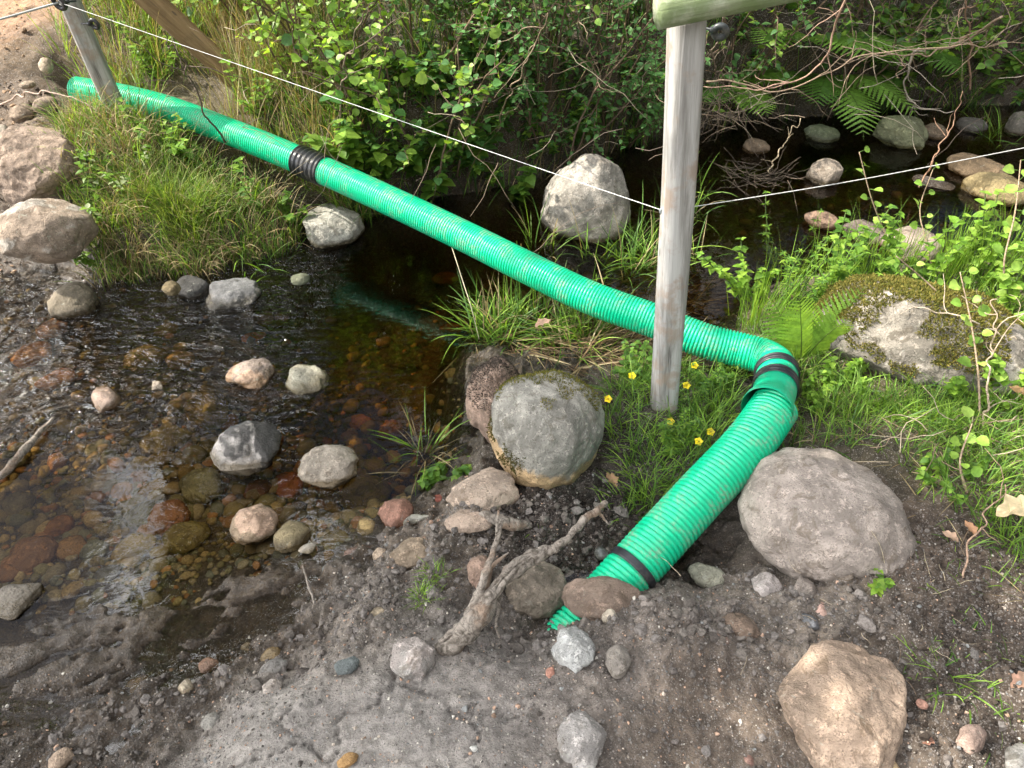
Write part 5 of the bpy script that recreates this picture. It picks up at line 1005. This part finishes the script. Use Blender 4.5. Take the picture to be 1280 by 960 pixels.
# bare branches on the rear bank and twig heaps
def bare(label, pts, r0, seed, nt=8, tl=.25, col=(.26, .19, .13), name='bare_branch'):
    r = np.random.default_rng(seed); P = smooth_path(np.array(pts), 50); P += np.stack([vn2(np.arange(50) * .3, np.full(50, seed + a * 7.), seed) for a in range(3)], 1) * .012
    e_ = empty(name, tuple(P[0]), label, 'branch'); V, F3, F4 = tube(P, np.linspace(r0, r0 * .4, 50), 7); part('stem', V, [F3, F4], M['twig'], e_, np.full((len(V), 3), 1.) * col); B = Buf()
    for i in range(nt):
        k = r.integers(6, 46); d = (P[k + 2] - P[k - 2]); d /= np.linalg.norm(d); T = wander(P[k], d + r.normal(0, .6, 3), tl * r.uniform(.4, 1.2), 9, .4, -.1, r); V, F3, F4 = tube(T, np.linspace(r0 * .5, r0 * .18, 9), 5)
        if nt < 7: part('twig', V, [F3, F4], M['twig'], e_, np.full((len(V), 3), 1.) * col); continue
        B.add(V, F3, F4, np.array(col) * r.uniform(.7, 1.3))
        for q in range(2): T2 = wander(T[r.integers(3, 8)], d + r.normal(0, .9, 3), tl * .5, 6, .5, 0, r); V, F3, F4 = tube(T2, np.linspace(r0 * .28, r0 * .12, 6), 4); B.add(V, F3, F4, np.array(col) * r.uniform(.7, 1.3))
    if nt >= 7: V, F, C = B.out(); part('twigs', V, F, M['twig'], e_, C)
bare('long bare reddish branch crossing the upper right fern bank', [at_z(1060, -15, .9), at_z(1040, 50, .7), at_z(1015, 92, .55), at_z(960, 108, .5), at_z(880, 112, .48)], .0045, 121, 5, .22, (.34, .22, .16))
bare('grey bare branch sweeping level over the dark stream', [at_z(880, 100, .5), at_z(980, 112, .45), at_z(1080, 70, .55), at_z(1200, 60, .6), at_z(1300, 50, .6)], .0035, 122, 6, .25)
bare('thin bare branch drooping into the water below the ferns', [at_z(1150, 60, .5), at_z(1130, 95, .35), at_z(1140, 130, .2), at_z(1190, 140, .15)], .005, 123, 6, .2, (.36, .31, .25))
bare('tangle of bare twigs above the mossy stream stone', [at_z(1250, 20, .7), at_z(1190, 60, .5), at_z(1130, 70, .5), at_z(1050, 60, .5)], .005, 124, 9, .3)
bare('upright bare stem at the right of the rear bank', [at_z(1215, 110, .2), at_z(1212, 60, .45), at_z(1205, -20, .8)], .005, 125, 6, .3, (.35, .22, .15))
bare('dead branch hanging down beside the near post', [at_z(905, 20, .8), at_z(890, 80, .5), at_z(905, 110, .3), at_z(900, 160, .1)], .004, 126, 8, .22, (.2, .15, .11))
bare('red brown bare stem standing in front of the rear stream', [at_z(1150, 235, .05), at_z(1170, 190, .2), at_z(1195, 140, .35), at_z(1205, 115, .42)], .0035, 127, 3, .15, (.33, .2, .13))
bare('pale bare twig rising from the twig heap', [at_z(960, 215, .05), at_z(980, 180, .15), at_z(1002, 150, .25)], .0035, 128, 3, .1, (.45, .36, .24))
bare('thin dark stem bent over the far ribbed pipe', [at_z(282, 175, .3), at_z(262, 150, .42), at_z(240, 100, .6), at_z(200, 40, .85)], .004, 129, 6, .3, (.12, .09, .07))
bare('pale arching root over the far pipe end', [ground(0, 132), at_z(40, 116, .42), at_z(75, 118, .45), at_z(120, 140, .4), at_z(185, 162, .33)], .004, 130, 2, .1, (.4, .3, .24))
bare('bare stem beside the left shrubs', [ground(425, 190), at_z(430, 100, .6), at_z(455, 20, .95)], .004, 131, 5, .25, (.2, .15, .11))
bare('bare leaning stem in the middle shrubs', [ground(620, 190), at_z(640, 110, .55), at_z(690, 20, .95)], .0035, 132, 5, .25, (.24, .18, .12))
bare('brown bare stem behind the small leaved shrub', [ground(760, 150), at_z(740, 80, .6), at_z(720, 10, .9)], .004, 133, 5, .25, (.2, .15, .1))
bare('dry forked twig lying over the mossy boulder', [at_z(1290, 470, .2), at_z(1255, 420, .3), at_z(1190, 395, .34), at_z(1120, 378, .32)], .003, 134, 5, .12, (.4, .33, .25))
bare('dry upright twig standing in the grass before the mossy boulder', [ground(1232, 545), at_z(1236, 450, .3), at_z(1245, 370, .45)], .0035, 135, 8, .16, (.36, .28, .2))
bare('thin curved root lying on the lower right grass', [ground(1195, 780), at_z(1205, 720, .2), at_z(1225, 650, .25), at_z(1260, 610, .27)], .003, 136, 3, .12, (.3, .2, .14))
def heap(label, u, v, rad, n, L, seed, pal, z=.03, r0=.0016, cat='twigs'):
    r = np.random.default_rng(seed); c = at_z(u, v, z); B = Buf()
    for i in range(n):
        p = c + r.normal(0, rad, 3) * [1, .6, .25]; p[2] = max(p[2], hh(p[0], p[1]) + .004, .0); T = wander(p, r.normal(0, 1, 3) * [1, .7, .35], L * r.uniform(.4, 1.2), 7, .35, 0, r); V, F3, F4 = tube(T, np.linspace(r0, r0 * .5, 7), 4); B.add(V, F3, F4, np.array(pal[r.integers(len(pal))]) * r.uniform(.7, 1.2))
    V, F, C = B.out(); return tag(mesh_obj('twig_heap', V, F, M['twig'], None, C, True, tuple(c)), label, cat, None, 'stuff')
TWC = [(.2, .15, .11), (.28, .21, .15), (.13, .1, .08), (.36, .3, .22)]
heap('heap of drowned twigs and roots right of the near post', 948, 222, .07, 55, .16, 141, [(.13, .1, .075), (.2, .15, .11), (.09, .07, .055)], .05)
heap('tangle of dead roots hanging at the rear bank by the post', 900, 130, .12, 90, .25, 142, TWC, .2)
heap('tangled bare twigs along the upper right bank', 1130, 60, .4, 60, .4, 143, TWC + [(.4, .34, .27)], .45, .0015)
heap('dead twigs and stalks along the rear bank in the centre', 620, 130, .55, 70, .35, 144, TWC, .4, .0013)
heap('small straw bits on the dark soil mound at the right', 1165, 755, .06, 14, .09, 145, [(.42, .35, .24)], .17, .001)
heap('straw and root fibres in the trampled soil at the right', 1080, 800, .2, 26, .06, 146, [(.38, .31, .22), (.25, .18, .12)], .14, .0008)
heap('dead twigs in the right grass', 1230, 560, .12, 40, .16, 147, [(.38, .31, .22), (.25, .18, .12)], .22, .0014)
# dead oak leaves
def deadleaf(label, p, az, size, col, seed, tilt=.4):
    r = np.random.default_rng(seed); k = 40; t = np.linspace(0, 2 * math.pi, k, endpoint=False); y = -np.cos(t) * .5 + .5; hw = np.sin(np.pi * np.clip(y, 0, 1)) ** .8 * (.27 + .07 * np.sin(y * 19)); x = np.sign(np.sin(t)) * hw
    ring = np.stack([x, y, .25 * np.abs(x) + .1 * np.sin(y * 5)], 1); mid = np.stack([x * .45, y * .8 + .1, .06 * np.sin(y * 5)], 1); c = np.array([[0, .5, .04]]); V = np.concatenate([ring, mid, c]); j = np.arange(k); j2 = (j + 1) % k
    V = V * size; cz, sz = math.cos(az), math.sin(az); ct, s2 = math.cos(tilt), math.sin(tilt); V = np.stack([V[:, 0], V[:, 1] * ct - V[:, 2] * s2, V[:, 1] * s2 + V[:, 2] * ct], 1); V = np.stack([V[:, 0] * cz - V[:, 1] * sz, V[:, 0] * sz + V[:, 1] * cz, V[:, 2]], 1) + p
    V2 = V + [0, 0, .0006]; n = 2 * k + 1; F4 = np.stack([j, j2, k + j2, k + j], 1); F3 = np.stack([k + j, k + j2, np.full(k, 2 * k)], 1); F4 = np.concatenate([F4, F4[:, ::-1] + n]); F3 = np.concatenate([F3, F3[:, ::-1] + n])
    return tag(mesh_obj('dead_leaf', np.concatenate([V, V2]), [F3, F4], M['dry'], None, np.tile(np.array(col), (2 * n, 1)) * r.uniform(.85, 1.1, (2 * n, 1)), True, tuple(p)), label, 'leaf')
for i, (lb, u, v, up, az, sz, c) in enumerate([('pinkish lobed dead leaf on top of the upright pinkish stone', 668, 446, .12, -1.2, .055, (.46, .30, .23)), ('brown lobed dead leaf on the dark soil by the pipe grass', 770, 614, .012, .5, .05, (.38, .24, .15)),
    ('large cream dead leaf in the grass at the right edge', 1232, 664, .05, -1.4, .1, (.62, .5, .33)), ('small brown dead leaf left of the large cream one', 1213, 680, .02, .3, .04, (.36, .21, .13)), ('pinkish dead leaf on the dark soil at the lower right', 1258, 868, .015, -1., .05, (.4, .25, .19)),
    ('red brown dead leaf at the lower right soil', 1160, 930, .012, 2., .03, (.32, .17, .13)), ('pinkish dead leaf above the dark soil mound', 1190, 690, .03, 1., .04, (.42, .29, .22)), ('folded brown dead leaf at the right side below the rope twigs', 1275, 520, .06, 1., .06, (.4, .25, .12))]):
    deadleaf(lb, ground(u, v) + np.array([0, 0, up]), az, sz, c, 150 + i)
# moss and earth caps on the stones (parts of the stones)
def moss_cap(o, test, n, seed, pal, L=.007, name='moss', mat='moss'):
    r = np.random.default_rng(seed); me = o.data; co = np.empty(len(me.vertices) * 3, np.float32); me.vertices.foreach_get('co', co); co = co.reshape(-1, 3).astype(float); no = np.empty_like(co, dtype=np.float32); me.vertices.foreach_get('normal', no.ravel()); no = np.array([v.normal[:] for v in me.vertices])
    m = np.where(test(co, no))[0]; k = m[r.integers(len(m), size=n)]; P = co[k] + r.normal(0, .002, (n, 3)); N = no[k]; T = TM['narrow']
    D = N + r.normal(0, .55, (n, 3)); V, F, C = leaves_mesh(P - N * .001, D, r.normal(0, 1, (n, 3)), L * r.uniform(.6, 1.4, n), palc(pal, n, r), 'narrow'); q = mesh_obj(name, V, F, M[mat], o, C); return q
MOSSC = [(.16, .15, .035), (.12, .12, .03), (.2, .17, .05), (.09, .10, .025)]
def sc_(o): return max(abs(c) for v in o.bound_box for c in v)
b4n = lambda co, no: (no[:, 2] > .35) & (fbm3(co, 9, 3, 3) + (co[:, 1]) * 6 - np.abs(co[:, 0] - .03) * 1. > -.85)
moss_cap(b4, b4n, 30000, 161, MOSSC, .009)
moss_cap(b2b, lambda co, no: (no[:, 2] > .3) & (co[:, 2] > .03), 6000, 164, [(.07, .055, .045), (.1, .08, .065), (.05, .04, .03)], .006, 'earth_cap', 'crumb')
moss_cap(b2, lambda co, no: (co[:, 2] > .075) & (fbm3(co, 20, 3, 3) + co[:, 1] * 8 > .15), 4500, 162, MOSSC, .006)
moss_cap(b2, lambda co, no: (co[:, 0] < -.06) & (no[:, 1] < .2) & (fbm3(co, 20, 7, 3) > .0) & (np.abs(co[:, 2] + .01) < .05), 1200, 163, [(.08, .08, .03), (.1, .08, .03)], .006)
# ------------------------------------------------------------------ trees out of frame: their shade lies on the near bank and they are mirrored in the dark water
def tree(label, base, H, crown_z, rad, seed, nleaf=5000, size=.1, pal=MIDG, name='tree', lean=(0, 0)):
    r = np.random.default_rng(seed); base = np.array(base, float); e_ = empty(name, tuple(base), label, 'tree'); top = base + np.array([lean[0], lean[1], H * .9])
    P = smooth_path(np.array([base - [0, 0, .2], (base + top) / 2 + r.normal(0, .1, 3), top]), 20); V, F3, F4 = tube(P, np.linspace(.035 * H / 2, .015, 20), 10, .15, seed); part('trunk', V, [F3, F4], M['twig'], e_, np.full((len(V), 3), 1.) * [.14, .12, .1])
    B = Buf(); tips = []
    c = base + np.array([lean[0] * .8, lean[1] * .8, crown_z])
    for i in range(34):
        k = r.integers(6, 19); d = r.normal(0, 1, 3); d[2] = abs(d[2]) * .5; d /= np.linalg.norm(d); tgt = c + d * np.array(rad) * r.uniform(.6, 1.05) * np.array([1, 1, r.choice([-1, 1])]); T = smooth_path(np.array([P[k], (P[k] + tgt) / 2 + r.normal(0, .12, 3), tgt]), 10); V, F3, F4 = tube(T, np.linspace(.03, .006, 10), 6); B.add(V, F3, F4, np.array([.14, .12, .1])); tips += [T[9], T[7], T[5]]
    V, F, C = B.out(); part('limbs', V, F, M['twig'], e_, C); tips = np.array(tips)
    k = r.integers(len(tips), size=nleaf); Pl = tips[k] + r.normal(0, .2, (nleaf, 3)) * np.array([1, 1, .8]); n = nleaf; V, F, C = leaves_mesh(Pl, r.normal(0, 1, (n, 3)), r.normal(0, 1, (n, 3)) + [0, 0, 1], size * r.uniform(.6, 1.1, n), palc(pal, n, r), 'ovate'); part('crown', V, F, M['leaf'], e_, C)
tree('tree outside the left edge whose crown shades the near bank', (-4.4, 1.8, .3), 5.2, 4.1, (1.4, .8, .7), 201, 9000, .10, lean=(.1, -.15))
tree('second tree outside the left edge, nearer the camera', (-4.2, .2, .3), 5.0, 4.1, (1.6, .9, .7), 202, 8000, .10, lean=(.1, -.1))
for i, (x, y, H, cz, rx, ry, rz) in enumerate([(.9, 6.2, 5.5, 3.4, 1.5, 1.0, 2.0), (3.0, 6.0, 5.5, 3.2, 1.5, 1.0, 2.0), (-.6, 7.2, 5., 3.2, 1.1, 1.0, 1.8), (4.8, 5., 5, 3.2, 1.4, 1.2, 1.9), (2.0, 7.6, 7, 5.2, 2., 1., 2.4)]):
    tree(['tree behind the top centre shrubs, mirrored dark in the stream', 'tree behind the upper right ferns, mirrored dark in the stream', 'tree behind the bright birch shrub', 'tree beyond the right end of the stream', 'tallest tree behind the upper right bank'][i], (x, y, hh(x, y)), H, cz, (rx, ry, rz), 210 + i, 7000, .13, DARKG + MIDG)

for i, (lb, x, y, H, cz, R3, nl, sz, ln) in enumerate([('tree far behind the left soil slope', -4.6, 6.6, 4.6, 2.6, (1.5, 1., 1.3), 6000, .13, (0, 0)), ('tree behind the far end of the pipe', -2.9, 7.6, 5., 2.9, (1.5, 1., 1.6), 6000, .13, (0, 0)),
        ('added unseen tall tree, its high crown blocking sky glare on the pool', -3.6, 6.0, 6.6, 6.0, (1.15, 1., .9), 5000, .11, (.3, -1.7)),  # unseen crown added to keep the sky's glare off the near pool
        ('tree left of the soil slope', -6.8, 4.6, 4.4, 2.4, (1.2, 1.4, 1.1), 5000, .13, (0, 0)), ('added unseen thinly leaved tree that mottles the pool reflection', -2.9, 6.0, 6.6, 5.4, (1.9, 1.2, 1.2), 1500, .12, (-.3, -.2))]):  # the thinly leaved one is put in only to break up the mirrored sky
    tree(lb, (x, y, hh(x, y)), H, cz, R3, 230 + i, nl, sz, DARKG + MIDG, lean=ln)
